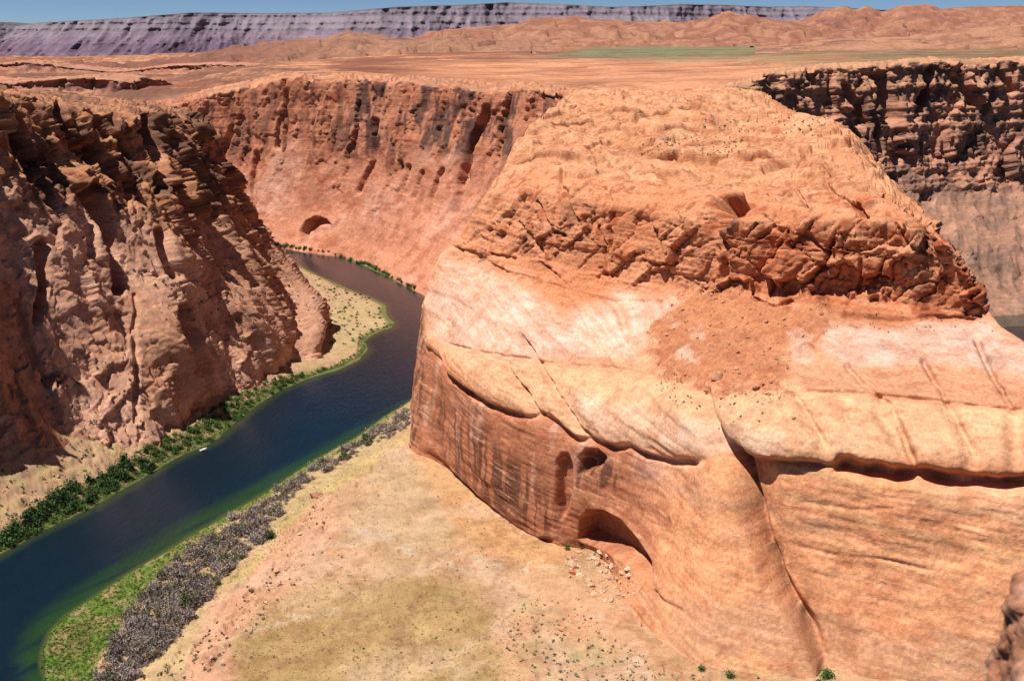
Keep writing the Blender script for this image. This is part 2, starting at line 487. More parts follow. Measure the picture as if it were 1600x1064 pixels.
# terraces of the top: lift along z where the surface lies flat
ztop = layers(p32[:, 2] * 1.0 + 2.2 * w1 + 0.6 * w2 + 0.004 * p32[:, 1], 3.4, 17, 0.82)
e4, r4 = worley(p32 / np.array([34, 60, 30], np.float32) + 0.5 * np.stack([w1, w2, w1], 1), 9)
gentle = top * sstep(0.35, 0.85, N0[:, 2])
def ledge_step(pts, height, reach, seed, wob=7.0):
    pu = np.array([q[0] for q in pts], float); pv_ = np.array([q[1] for q in pts], float)
    jag = vn(np.stack([U / 75, V * 0, U * 0], 1), seed) * wob + vn(np.stack([U / 28, V * 0, U * 0], 1), seed + 1) * 1.3 + vn(np.stack([U / 9, V * 0, U * 0], 1), seed + 3) * 0.3
    dv = np.interp(U, pu, pv_) + jag - V            # positive upslope of the lip
    hmod = np.clip(0.55 + 0.9 * vn(np.stack([U / 60, V * 0, U * 0], 1), seed + 2), 0.0, 1.4)
    ends = sstep(pu[0] - 5, pu[0] + 25, U) * (1 - sstep(pu[-1] - 25, pu[-1] + 5, U))
    lift = sstep(-0.5, 0.9, dv) * np.exp(-np.maximum(dv, 0) / reach) * height * hmod * ends
    P[:, 2] += lift * top
    under = sstep(-3.2, -1.2, dv) * (1 - sstep(-0.9, -0.3, dv)) * hmod * ends * top
    P[:, 2] -= under * height * 0.3
    P[:, 1] += under * height * 0.8
for k, (pts, hgt, reach) in enumerate((
    ([(790, 262), (860, 245), (930, 238), (1000, 246), (1060, 242), (1110, 250), (1190, 246), (1260, 248), (1330, 250), (1365, 270)], 6.0, 20),
    ([(820, 230), (900, 224), (980, 226), (1060, 228), (1140, 230), (1220, 230), (1300, 228), (1350, 240)], 3.0, 12),
    ([(835, 207), (900, 203), (960, 208), (1040, 214), (1100, 208), (1180, 214), (1260, 218), (1335, 212)], 5.0, 16),
    ([(850, 190), (930, 188), (1010, 194), (1090, 190), (1180, 198), (1290, 200)], 3.5, 10),
    ([(868, 172), (930, 174), (1000, 180), (1080, 174), (1140, 180), (1200, 188), (1270, 192)], 4.5, 12),
    ([(890, 158), (960, 160), (1040, 164), (1120, 160), (1200, 170)], 4.0, 9),
    ([(780, 290), (840, 272), (900, 278), (960, 268), (1020, 276), (1090, 270), (1150, 276), (1220, 272), (1300, 276), (1380, 290)], 4.5, 14),
    ([(900, 148), (1000, 150), (1100, 148), (1190, 152)], 4.0, 8),
)):
    ledge_step(pts, hgt * 1.25, reach, 301 + 5 * k)
g4e, g4r, g4t = worley(np.stack([p32[:, 0] / 30 + 0.012 * p32[:, 1], p32[:, 1] / 48, p32[:, 2] / 40], 1) + 0.45 * np.stack([w2, w1, w2], 1), 33, True)
g5e, g5r, g5t = worley(np.stack([p32[:, 0] / 11, p32[:, 1] / 17 + 0.02 * p32[:, 0], p32[:, 2] / 14], 1) + 0.4 * np.stack([w2, w1, w2], 1), 37, True)
near_top = 1 - 0.45 * sstep(850, 1150, p32[:, 1])
P[:, 2] += top * near_top * ((g4r - 0.5) * 5.5 + g4t * 4.0 - 1.6 * (1 - sstep(0, 0.05, g4e)) + (g5r - 0.5) * 1.9 + g5t * 1.4 - 0.7 * (1 - sstep(0, 0.08, g5e)))
P[:, 2] += gentle * (w2 * 0.8 + fine * 0.25 - 1.3 * (1 - sstep(0, 0.045, e4)))
P[:, 2] += talus * (0.8 * fine + 0.9 * w2 + 1.2)

def into(mask, metres, down=0.0):
    """push rock back into the wall"""
    n = N0.copy(); n[:, 2] *= 0.25
    n /= np.linalg.norm(n, axis=1, keepdims=True) + 1e-6
    P[:] = P - n * (mask * metres)[:, None]
    if down:
        P[:, 2] -= mask * down

def crack(pts, w0, w1_, metres, wob=5.0, even=0.0):
    d, t = line_dist(U + fine * wob + w2 * wob, V + w2 * wob, pts)
    w = w0 + (w1_ - w0) * t
    taper = sstep(0, 0.05, t) * (1 - sstep(0.93, 1.0, t) * 0.7)
    vary = np.clip(0.75 + 0.9 * vn(np.stack([U / 21, V / 21, U * 0], 1), int(pts[0][0]) % 50), 0.25, 1.35)
    vary = vary * (1 - even) + even
    w = w * (0.6 + 0.4 * vary)
    into((1 - sstep(w * 0.3, w, d)) * taper * vary, metres)

# long gully splitting the lower face
crack([(1092, 600), (1104, 650), (1118, 692), (1135, 722), (1150, 762), (1166, 805), (1183, 855), (1207, 912), (1236, 955), (1262, 987), (1284, 1040)], 18, 11, 9.0, 2.0, 0.8)
d, t = line_dist(U + 2 * w2, V, [(1128, 712), (1160, 775), (1180, 840), (1215, 910), (1250, 965), (1290, 1050)])
side = sstep(-7, 5, U + 1.5 * w2 - np.interp(V, [600, 722, 805, 912, 1040], [1098, 1134, 1165, 1206, 1283])).astype(np.float32)
into((1 - sstep(4, 60, d)) * side, 5.5)
into((1 - sstep(20, 230, d)) * side * lower * (1 - sstep(1000, 1060, V) * 0.6), 7.0)
# overhanging ledge above the lower face
for line, w, m in ((LEDGE, 7, 3.4), (LEDGE_R, 8, 3.6)):
    crack(line, w, w, m, 4.0, 0.3)
crack([(1300, 728), (1350, 738), (1400, 747), (1440, 745), (1490, 755), (1560, 760), (1620, 755)], 17, 18, 9.0, 4.0, 0.6)
crack([(1110, 692), (1130, 702), (1156, 716)], 11, 10, 6.0)
# undercut at the foot of the left face
d, t = line_dist(U, V + 3 * w2, [(655, 702), (680, 722), (712, 755), (752, 792), (790, 828), (835, 850), (885, 847)])
into((1 - sstep(3, 12, d)) * sstep(0, .1, t) * (1 - sstep(.85, 1, t)), 4.0)
# joints across the shelf
for pts, w, m in (
    ([(786, 560), (800, 590), (826, 622), (850, 655)], 6.0, 2.6),
    ([(806, 518), (836, 560), (866, 612), (905, 668), (930, 692)], 6.0, 2.6),
    ([(876, 440), (905, 480), (930, 530), (960, 580)], 3.2, 1.0),
    ([(838, 488), (848, 520), (852, 560)], 4.0, 1.2),
    ([(1000, 465), (1012, 500), (1010, 530)], 3.5, 1.2),
    ([(1318, 565), (1350, 600), (1392, 642), (1412, 690), (1434, 738)], 6.0, 2.4),
    ([(1436, 556), (1468, 602), (1490, 650), (1522, 712)], 5.5, 2.2),
    ([(1524, 530), (1552, 590), (1588, 648)], 5.5, 2.2),
    ([(1240, 618), (1262, 650), (1290, 700)], 5.0, 1.8),
    ([(1250, 612), (1330, 618), (1430, 622), (1520, 632), (1620, 640)], 5.0, 1.6),
    ([(684, 536), (760, 554), (860, 567), (960, 577), (1060, 598)], 5.0, 1.6),
    ([(930, 350), (940, 380), (948, 416)], 5.0, 4.0),
    ([(878, 290), (890, 325), (905, 355)], 5.0, 2.6),
    ([(700, 385), (740, 398), (790, 425), (850, 440)], 5.0, 1.8),
    ([(850, 440), (905, 455), (960, 470), (1040, 470)], 4.0, 1.4),
    ([(1175, 465), (1210, 478), (1240, 470)], 6.0, 2.4),
    ([(1310, 492), (1400, 502), (1470, 498), (1528, 500)], 6.0, 2.6),
    ([(1120, 300), (1112, 345), (1135, 400), (1125, 445)], 7.0, 2.8),
    ([(1180, 330), (1215, 360), (1270, 370), (1310, 410)], 6.0, 2.0),
    ([(1015, 920), (1035, 940), (1065, 955)], 4.0, 1.6),
):
    crack(pts, w * 1.1, w, m * 1.6, 3.5, 0.45)
for pts, w, m in (
    ([(1190, 262), (1213, 256), (1242, 250), (1270, 251)], 5.5, 5.0), ([(1204, 280), (1244, 289), (1270, 284)], 4.5, 4.0),
    ([(1285, 281), (1304, 301), (1342, 324), (1361, 353)], 5.0, 5.0), ([(1242, 298), (1261, 327)], 4.0, 3.0),
    ([(1185, 429), (1208, 402), (1232, 379)], 5.0, 4.5), ([(1266, 441), (1290, 414), (1304, 391), (1311, 367)], 5.0, 5.0),
    ([(1337, 453), (1345, 430), (1349, 408)], 4.5, 4.0), ([(1351, 453), (1368, 436), (1380, 415)], 4.5, 4.0),
    ([(1400, 350), (1420, 380), (1460, 400)], 4.5, 4.0), ([(1380, 300), (1400, 322), (1440, 345)], 4.5, 4.0),
    ([(882, 266), (876, 285), (868, 305)], 4.5, 5.0), ([(956, 330), (952, 358), (951, 390)], 4.5, 5.0),
    ([(915, 238), (934, 223), (960, 216), (996, 221)], 4.5, 4.0), ([(892, 312), (900, 296), (920, 286), (946, 297), (958, 320)], 4.0, 3.5),
    ([(835, 311), (846, 332), (862, 362), (880, 368)], 4.5, 4.0), ([(960, 151), (985, 148), (1010, 151)], 3.5, 4.0),
    ([(800, 340), (830, 372), (850, 400)], 4.5, 3.5), ([(1010, 340), (1030, 372), (1045, 410)], 4.5, 3.5), ([(1000, 405), (1030, 415), (1060, 412)], 4.0, 3.5),
    ([(760, 395), (775, 400), (800, 402)], 5.0, 3.5), ([(840, 408), (870, 432), (890, 445)], 5.0, 3.5),
    ([(1130, 930), (1180, 925), (1235, 940)], 3.5, 0.8), ([(1215, 860), (1300, 872), (1400, 880), (1520, 905)], 3.0, 0.7), ([(1240, 790), (1330, 800), (1400, 795)], 3.0, 0.6), ([(1010, 815), (1060, 830), (1110, 822)], 3.0, 0.6),
):
    crack(pts, w, w * 0.9, m, 3.0, 0.5)
# hollows
def hollow(poly, soft, metres, wob=2.0):
    into(sstep(-1.0, soft, signed(U + wob * w2, V + wob * fine, poly)), metres)
hollow([(906, 842), (906, 812), (918, 797), (942, 797), (968, 811), (993, 842), (1014, 876), (1017, 906), (992, 888), (955, 864), (930, 852)], 6, 14.0, 1.0)
hollow([(866, 790), (868, 722), (876, 707), (889, 706), (896, 722), (896, 760), (888, 800), (876, 815)], 8, 6.0, 1.0)
hollow([(902, 745), (903, 715), (914, 700), (934, 701), (948, 714), (940, 728), (920, 738)], 6, 8.0, 1.0)
hollow([(1116, 356), (1114, 312), (1128, 303), (1160, 303), (1172, 330), (1152, 348), (1135, 360)], 3, 26.0, 0.5)
hollow([(905, 345), (910, 318), (925, 322), (930, 350), (918, 365)], 6, 2.0)
hollow([(1195, 246), (1240, 240), (1262, 246), (1240, 256)], 4, 3.5)
hollow([(1110, 247), (1135, 240), (1142, 250), (1120, 256)], 4, 3.0)
hollow([(1030, 842), (1045, 800), (1052, 830), (1050, 860), (1035, 868)], 6, 2.5)

# recomputed normals for colour
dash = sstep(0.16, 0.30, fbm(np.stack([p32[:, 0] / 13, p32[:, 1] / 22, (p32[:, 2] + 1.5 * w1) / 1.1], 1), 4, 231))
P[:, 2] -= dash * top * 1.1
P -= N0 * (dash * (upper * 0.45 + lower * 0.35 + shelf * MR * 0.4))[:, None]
S2 = P.reshape(nr, nc, 3)
gm_ = ((1 - sstep(30, 60, line_dist(U, V, [(1110, 690), (1160, 775), (1180, 840), (1215, 910), (1250, 965), (1290, 1050)])[0]))).reshape(nr, nc, 1)
vb = np.interp(U, [q[0] for q in BROW_UP], [q[1] for q in BROW_UP])
brow = (1 - sstep(8, 18, V - vb)) * sstep(560, 600, P[:, 1])
sm_ = np.maximum(1 - sstep(0.0, 0.9, upper), brow).reshape(nr, nc, 1)
S2[:] = S2 * (1 - brow.reshape(nr, nc, 1)) + soften(S2.copy(), 1) * brow.reshape(nr, nc, 1)
S2[:] = S2 * (1 - sm_) + soften(S2.copy(), 1) * sm_
S2[:] = S2 * (1 - gm_) + soften(S2.copy(), 4) * gm_
N2 = grid_normals(S2).reshape(-1, 3)
if np.median(np.sum(N2 * N0, axis=1)) < 0:
    N2 = -N2
flat = sstep(0.45, 0.85, N2[:, 2])
# rock colours
ORANGE = (0.50, 0.215, 0.105); PEACH = (0.60, 0.325, 0.185); PALE = (0.68, 0.475, 0.375); PINK = (0.56, 0.335, 0.25)
RUST = (0.40, 0.125, 0.055); TALUSC = (0.42, 0.18, 0.09); VARN = (0.10, 0.045, 0.032)
col = np.tile(np.array(ORANGE, np.float32), (len(P), 1))
col = mixc(col, PEACH, 0.5 + 0.9 * w1)
col = mixc(col, PEACH, top * 0.5 * sstep(-0.3, 0.6, w2))
col = mixc(col, (0.53, 0.28, 0.15), top * 0.6)
col = mixc(col, (0.40, 0.19, 0.095), top * 0.55 * sstep(0.0, 0.35, fbm(p32 / np.array([30, 40, 5], np.float32), 4, 77)))
col = mixc(col, (0.38, 0.165, 0.08), top * sstep(0.55, 0.8, g5r) * 0.5)
col = mixc(col, (0.64, 0.37, 0.22), top * sstep(0.6, 0.85, g4r) * 0.45)
col = mixc(col, RUST, upper * (0.25 + 0.45 * rightish) * sstep(-0.6, 0.5, w2 + bed_big))
white = area(UW * 1.0, VW, [(665, 470), (700, 400), (800, 440), (870, 490), (960, 460), (1060, 470), (1020, 520), (1000, 560), (900, 560), (790, 560), (690, 540)], 26)
col = mixc(col, PALE, white * (0.55 + 0.35 * w2 + 0.5 * bed_cross))
white2 = area(UW, VW, [(1290, 505), (1400, 508), (1540, 500), (1620, 550), (1620, 600), (1480, 560), (1330, 575), (1290, 545)], 14)
col = mixc(col, (0.56, 0.40, 0.33), white2 * (0.6 + 0.5 * bed_cross + 0.2 * w2))
pk = area(UW, VW, [(1230, 560), (1330, 575), (1620, 580), (1620, 640), (1250, 612)], 12)
col = mixc(col, (0.50, 0.27, 0.165), pk * 0.7)
col = mixc(col, (0.68, 0.45, 0.27), area(UW, VW, [(690, 545), (790, 565), (960, 575), (1100, 612), (1250, 618), (1600, 642), (1600, 735), (1300, 715), (1090, 712), (900, 680), (760, 620)], 16) * (0.6 + 0.35 * w2))
col = mixc(col, (0.66, 0.50, 0.40), area(UW, VW, [(880, 620), (1090, 660), (1230, 690), (1230, 712), (1100, 712), (960, 690)], 12) * (0.45 + 0.4 * w2))
pl = area(UW, VW, [(990, 705), (1110, 725), (1130, 760), (1060, 770), (1000, 745)], 10) + area(UW, VW, [(1400, 775), (1480, 760), (1640, 765), (1640, 830), (1470, 800)], 12)
col = mixc(col, (0.55, 0.36, 0.29), pl * 0.8)
# lower face
face_r = lower * sstep(1000, 1060, U)
col = mixc(col, (0.66, 0.325, 0.165), face_r * 0.75)
tanb = sstep(0.02, 0.22, fbm(p32 * np.array([1 / 60, 1 / 60, 1 / 16], np.float32), 3, 33) + 0.6 * sstep(820, 1000, V) - 0.35)
col = mixc(col, (0.43, 0.25, 0.15), face_r * tanb * 0.7)
col = mixc(col, (0.60, 0.36, 0.18), face_r * sstep(0.28, 0.45, bed_big) * 0.5)
face_l = lower * (1 - sstep(960, 1060, U))
streak = fbm(np.stack([p32[:, 0] / 3.0 + w2 * 0.4, p32[:, 1] / 3.0, p32[:, 2] / 34], 1), 4, 41)
streak2 = fbm(np.stack([p32[:, 0] / 9.0, p32[:, 1] / 9.0, p32[:, 2] / 50], 1), 3, 47)
col = mixc(col, (0.37, 0.15, 0.08), face_l * 0.8)
col = mixc(col, (0.55, 0.33, 0.24), face_l * sstep(0.12, 0.5, streak2 - 0.2 * streak) * 0.65 * (1 - sstep(720, 800, V)))
varn_zone = np.maximum(area(UW, VW, [(665, 620), (720, 640), (760, 690), (830, 740), (870, 800), (860, 850), (780, 810), (690, 720)], 30),
            np.maximum(area(UW, VW, [(900, 705), (950, 712), (992, 740), (985, 770), (945, 765), (905, 760)], 12),
                       area(U, V, [(640, 500), (662, 470), (664, 560), (656, 690), (640, 700)], 4)))
col = mixc(col, VARN, varn_zone * sstep(-0.2, 0.2, streak + 0.35 * streak2) * 0.85)
col = mixc(col, (0.60, 0.30, 0.15), area(UW, VW, [(960, 850), (1020, 905), (1000, 960), (1080, 1045), (1020, 1060), (940, 960)], 14) * 0.7)
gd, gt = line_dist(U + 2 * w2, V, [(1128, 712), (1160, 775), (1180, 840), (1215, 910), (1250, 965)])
col = mixc(col, (0.20, 0.085, 0.045), (1 - sstep(4, 44, gd)) * side * sstep(-0.35, 0.4, streak) * 0.75)  # right flank of the gully: its shade painted in as streaky dark brown
# varnish and stain on the upper cliff
col = mixc(col, VARN, upper * sstep(0.30, 0.6, streak2 + 0.5 * w1) * 0.5)
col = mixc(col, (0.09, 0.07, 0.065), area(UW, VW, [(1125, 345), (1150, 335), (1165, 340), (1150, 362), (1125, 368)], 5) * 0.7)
# rubble slope
col = mixc(col, TALUSC, talus * (0.85 + 0.2 * w2))
col = mixc(col, (0.58, 0.40, 0.30), sstep(-0.2, 0.2, tw) * area(UW + 16 * tw, VW + 16 * tw, [(1055, 515), (1100, 505), (1110, 540), (1090, 575), (1065, 570)], 6) * 0.8)
col = mixc(col, (0.55, 0.40, 0.32), area(UW + 16 * tw, VW + 12 * tw, [(1235, 530), (1275, 530), (1270, 560), (1240, 560)], 6) * 0.7)
# thin soil and low plants on the top
green_top = (area(UW, VW, [(1000, 225), (1060, 215), (1150, 225), (1120, 238), (1020, 240)], 8) + area(UW, VW, [(1110, 190), (1180, 185), (1180, 200), (1110, 200)], 6)) * flat
col = mixc(col, (0.17, 0.16, 0.08), green_top * sstep(0.0, 0.4, fine) * 0.8)
lines = fbm(np.stack([p32[:, 0] / 22, p32[:, 1] / 22, (p32[:, 2] + 1.2 * w1) / 0.9], 1), 4, 211, gain=0.6)
col = mixc(col, col * np.array([0.62, 0.44, 0.36], np.float32), sstep(0.08, 0.30, lines) * (0.24 * lower + 0.25 * shelf + 0.3 * upper))
col = mixc(col, np.array((0.70, 0.45, 0.28), np.float32), sstep(0.24, 0.42, -lines) * 0.4 * lower)
mott = fbm(p32 / 6.0, 5, 88, gain=0.6)
col = mixc(col, col * np.array([0.62, 0.40, 0.32], np.float32), sstep(0.04, 0.40, mott + 0.35 * w1) * (0.62 + 0.2 * upper - 0.25 * shelf - 0.22 * lower))
col *= np.where((white + white2)[:, None] > 0.5, np.array([0.98, 0.94, 0.93], np.float32), np.array([0.97, 0.875, 0.82], np.float32))
col *= (1 + 0.12 * w2 + 0.12 * fine)[:, None]
butte_P, butte_N, butte_U, butte_V = P, N2, U, V
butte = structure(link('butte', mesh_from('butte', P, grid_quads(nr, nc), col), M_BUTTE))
butte['label'] = 'huge orange and pink layered sandstone butte filling the right side'

# ================================================================== generic cliff
def cliff(name, net, step, mat, colour, amp=1.0, block=22.0, vstretch=0.32, seed=0, extra=None, cap=170, bedding=1.0):
    S = loft(np.asarray(net), step, cap=cap)
    nr, nc, _ = S.shape
    N = grid_normals(S).reshape(-1, 3)
    P = S.reshape(-1, 3).copy()
    cam = np.array([0, 0, CAMZ])
    if np.median(np.sum(N * (cam - P), axis=1)) < 0:
        N = -N
    U, V = project(P); U = U.astype(np.float32); V = V.astype(np.float32)
    p = P.astype(np.float32)
    w1 = fbm(p / 60, 3, seed + 1); w2 = fbm(p / 14, 4, seed + 4); fine = fbm(p / 4.5, 4, seed + 8)
    steep = 1 - sstep(0.55, 0.9, N[:, 2])
    q = p * np.array([1, 1, vstretch], np.float32) / block + 0.3 * np.stack([w2, w1, w2], 1)
    e1, r1, t1 = worley(q, seed, True)
    e2, r2, t2 = worley(q * np.array([2.7, 2.7, 3.4], np.float32), seed + 2, True)
    zb = p[:, 2] + 3 * w1 + 0.8 * w2
    bb = layers(zb, 8.0, seed + 30, 0.85) - 0.5
    bs = layers(zb, 2.2, seed + 31, 0.6) - 0.5
    a = dict(P=P, p=p, U=U, V=V, N=N, w1=w1, w2=w2, fine=fine, steep=steep, e1=e1, r1=r1, e2=e2, r2=r2, bb=bb, bs=bs)
    rough = np.ones(len(P), np.float32) if extra is None else extra(a)
    D = amp * (w1 * 4 + ((r1 - 0.5) * 9 + t1 * 13) * rough - 2.2 * (1 - sstep(0, 0.06, e1)) * rough
               + ((r2 - 0.5) * 3.4 + t2 * 5) * rough - 0.9 * (1 - sstep(0, 0.08, e2)) * rough
               + bb * 4.0 * rough * bedding + bs * 1.5 * (0.4 + 0.6 * rough) * bedding + w2 * 1.2 + fine * 0.8)
    h = N.copy(); h[:, 2] *= 0.5
    P += h * (D * (0.15 + 0.85 * steep))[:, None]
    P[:, 2] += (1 - steep) * (w2 * 1.5 + fine * 0.6) * amp
    hf = fbm(p * np.array([1 / 90, 1 / 55, 0], np.float32), 4, seed + 22)
    highf = (1 - steep) * sstep(170, 195, p[:, 2])
    P[:, 2] += highf * (layers(hf * 14, 1.7, seed + 33, 0.85) - 0.5) * 6.0
    a['hf'] = hf; a['highf'] = highf
    a['D'] = D
    N2 = grid_normals(P.reshape(nr, nc, 3)).reshape(-1, 3)
    if np.median(np.sum(N2 * N, axis=1)) < 0:
        N2 = -N2
    a['N2'] = N2
    a['streak'] = fbm(np.stack([p[:, 0] / 5.0, p[:, 1] / 5.0, p[:, 2] / 60], 1), 4, seed + 12)
    a['streak2'] = fbm(np.stack([p[:, 0] / 16.0, p[:, 1] / 16.0, p[:, 2] / 90], 1), 3, seed + 16)
    c = colour(a)
    c = mixc(c, (0.26, 0.12, 0.075), a['highf'] * sstep(0.0, 0.2, fbm(p * np.array([1 / 60, 1 / 30, 0], np.float32), 4, seed + 40)) * 0.45)
    o = structure(link(name, mesh_from(name, P, grid_quads(nr, nc), c), mat))
    return o, a

# ------------------------------------------------------------------ left canyon wall
LEFT_COLS = [
 [(-190, 900, 10), (-190, 770, 505), (-185, 600, 545), (-180, 470, 590), (-175, 350, 630), (-170, 240, 665), (-165, 140, 700), (-140, 135, 800), (-100, 132, 1000)],
 [(-70, 745, 28), (-70, 680, 612), (-70, 570, 632), (-70, 455, 655), (-68, 340, 695), (-65, 240, 730), (-60, 147, 760), (-50, 143, 860), (-20, 140, 1060)],
 [(20, 705, 30), (20, 640, 652), (15, 560, 672), (10, 450, 703), (5, 340, 735), (0, 240, 770), (0, 152, 800), (10, 148, 900), (40, 145, 1100)],
 [(110, 705, 17), (105, 640, 680), (100, 540, 704), (95, 440, 735), (95, 340, 775), (90, 250, 815), (85, 168, 850), (100, 160, 950), (120, 150, 1150)],
 [(190, 705, 8), (185, 620, 705), (180, 520, 740), (180, 430, 785), (180, 340, 825), (175, 250, 865), (170, 174, 900), (190, 167, 1000), (200, 158, 1180)],
 [(265, 680, 7), (265, 600, 735), (265, 510, 770), (265, 430, 815), (265, 330, 865), (255, 250, 905), (232, 178, 940), (245, 172, 1040), (235, 166, 1200)],
 [(345, 622, 7), (338, 560, 812), (335, 480, 850), (325, 405, 895), (310, 320, 940), (300, 250, 975), (272, 188, 1000), (268, 176, 1090), (255, 170, 1220)],
 [(400, 605, 6), (395, 550, 845), (390, 480, 885), (375, 410, 930), (350, 340, 975), (325, 260, 1010), (302, 200, 1040), (282, 178, 1120), (262, 178, 1240)],
 [(450, 568, 5), (450, 530, 915), (440, 480, 960), (415, 420, 1000), (380, 350, 1040), (345, 290, 1070), (320, 232, 1090), (298, 190, 1160), (270, 188, 1260)],
 [(500, 540, 4), (500, 500, 985), (480, 460, 1030), (445, 415, 1100), (405, 370, 1150), (368, 320, 1150), (340, 272, 1150), (318, 218, 1180), (280, 200, 1280)],
 [(420, 402, 4), (398, 388, 1390), (380, 370, 1390), (355, 350, 1400), (335, 320, 1400), (315, 285, 1400), (300, 250, 1400), (285, 215, 1400), (260, 205, 1420)],
]
net = []
for c in LEFT_COLS:
    foot = at_z(*c[0]); low = foot + np.array([4, -12, -16.0])
    net.append([low, foot] + [at_y(*q) for q in c[1:]])
net = np.array(net).transpose(1, 0, 2)

def left_extra(a):
    U, V = a['U'], a['V']
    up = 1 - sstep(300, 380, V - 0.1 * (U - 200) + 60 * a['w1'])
    a['up'] = up
    # shadowed ribs and slots of the photo
    D0 = np.zeros(len(U), np.float32)
    for pts, w, m in (
        ([(285, 488), (291, 525), (297, 575)], 17, 30.0),
        ([(312, 560), (305, 640), (310, 700)], 7, 6.0),
        ([(205, 460), (212, 560), (214, 660)], 6, 5.0),
        ([(130, 300), (150, 350), (165, 400), (175, 450)], 17, 26.0),
        ([(60, 380), (70, 450), (62, 500)], 10, 18.0),
        ([(245, 365), (256, 400), (268, 430)], 12, 18.0),
        ([(30, 470), (58, 560), (80, 600)], 7, 6.0),
        ([(230, 190), (250, 240), (250, 300)], 11, 20.0),
        ([(290, 200), (320, 250), (332, 300)], 11, 20.0),
        ([(175, 680), (182, 712), (190, 735)], 8, 8.0),
        ([(245, 648), (262, 662), (272, 690)], 12, 8.0),
        ([(110, 300), (125, 345), (128, 395)], 9, 9.0),
        ([(10, 190), (22, 230), (30, 280)], 13, 20.0),
        ([(85, 175), (110, 225), (150, 240)], 13, 20.0),
        ([(60, 200), (72, 250), (80, 290)], 8, 7.0),
    ):
        d, t = line_dist(U + 4 * a['w2'], V + 4 * a['w2'], pts)
        D0 = np.maximum(D0, (1 - sstep(w * 0.45, w, d)) * m)
    pp = a['p']
    rib = fbm(np.stack([(pp[:, 1] + 0.35 * pp[:, 0]) / 58, pp[:, 2] / 220, pp[:, 0] / 300], 1), 3, 201, ridged=True)
    rib2 = fbm(np.stack([(pp[:, 1] + 0.35 * pp[:, 0]) / 15, pp[:, 2] / 80, pp[:, 0] / 200], 1), 3, 205, ridged=True)
    D0 -= (rib * 17 + rib2 * 2.2) * sstep(0, 40, pp[:, 2])
    h = a['N'].copy(); h[:, 2] *= 0.2
    a['P'] -= h * D0[:, None]
    low = sstep(640, 760, V + 0.25 * U)
    return 0.48 + 0.9 * up

def left_colour(a):
    U, V, w1, w2, fine = a['U'], a['V'], a['w1'], a['w2'], a['fine']
    up = a['up']
    flat = sstep(0.5, 0.85, a['N2'][:, 2])
    c = np.tile(np.array((0.53, 0.315, 0.22), np.float32), (len(U), 1))
    c = mixc(c, (0.62, 0.415, 0.315), sstep(-0.3, 0.5, w1 + 0.6 * w2))
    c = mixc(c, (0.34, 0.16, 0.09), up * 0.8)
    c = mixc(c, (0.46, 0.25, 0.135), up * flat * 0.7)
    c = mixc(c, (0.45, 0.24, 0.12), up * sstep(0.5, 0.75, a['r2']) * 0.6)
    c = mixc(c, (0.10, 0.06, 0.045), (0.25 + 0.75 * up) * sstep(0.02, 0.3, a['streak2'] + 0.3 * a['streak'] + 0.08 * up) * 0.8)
    slab = area(U + 8 * w2, V, [(-60, 400), (20, 430), (60, 540), (110, 700), (60, 720), (-60, 560)], 12)
    c = mixc(c, (0.46, 0.20, 0.105), slab * 0.6)
    pale = area(U + 8 * w2, V + 8 * w2, [(210, 480), (270, 480), (285, 560), (250, 640), (215, 620)], 14) + area(U + 8 * w2, V, [(290, 350), (370, 340), (400, 440), (340, 470)], 14)
    c = mixc(c, (0.45, 0.27, 0.17), pale * 0.6)
    bare = sstep(0.55, 0.75, a['N2'][:, 2]) * (1 - up)
    c = mixc(c, (0.44, 0.255, 0.165), bare * 0.5)
    c = mixc(c, (0.15, 0.14, 0.06), bare * sstep(0.25, 0.5, fine + 0.4 * w2) * 0.5)
    c = mixc(c, c * np.array([0.6, 0.42, 0.36], np.float32), sstep(0.08, 0.45, fbm(a['p'] / 9, 4, 241)) * (0.35 + 0.3 * up))
    c *= np.array([0.93, 0.78, 0.69], np.float32)
    c *= (1 + 0.14 * w2 + 0.12 * fine)[:, None]
    return c
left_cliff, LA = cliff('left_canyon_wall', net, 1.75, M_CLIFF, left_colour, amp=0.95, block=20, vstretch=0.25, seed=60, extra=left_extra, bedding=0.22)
left_cliff['label'] = 'dark broken canyon wall on the left above the river'

# ------------------------------------------------------------------ far canyon wall in the centre
FAR = [ # u foot, v foot, y foot, u rim, v rim, y rim
 (150, 366, 1560, 150, 172, 1660), (260, 370, 1545, 262, 168, 1640), (330, 374, 1520, 322, 152, 1600), (400, 382, 1472, 390, 138, 1570),
 (440, 388, 1440, 445, 122, 1550), (490, 394, 1408, 495, 126, 1525), (545, 404, 1368, 545, 124, 1495), (605, 432, 1265, 610, 128, 1440),
 (665, 462, 1162, 680, 134, 1380), (740, 492, 1080, 755, 141, 1320), (820, 520, 1010, 830, 142, 1255), (900, 540, 960, 890, 152, 1180), (980, 560, 930, 960, 160, 1120)]
net = []
zf = [0.0, 0.12, 0.28, 0.47, 0.66, 0.85, 1.0]; yf = [0.0, 0.30, 0.54, 0.72, 0.84, 0.93, 1.0]
for uf, vf, yf0, ur, vr, yr in FAR:
    a = at_y(uf, vf, yf0); b = at_y(ur, vr, yr)
    row = [a + np.array([0, -20, -20])]
    for q, s in zip(zf, yf):
        row.append(np.array([a[0] + (b[0] - a[0]) * s, a[1] + (b[1] - a[1]) * s, a[2] + (b[2] - a[2]) * q]))
    row.append(b + np.array([b[0] / b[1] * 60, 60, 2.0])); row.append(b + np.array([b[0] / b[1] * 200, 200, 0.0])); row.append(b + np.array([b[0] / b[1] * 320, 320, -14.0]))
    net.append(row)
net = np.array(net).transpose(1, 0, 2)

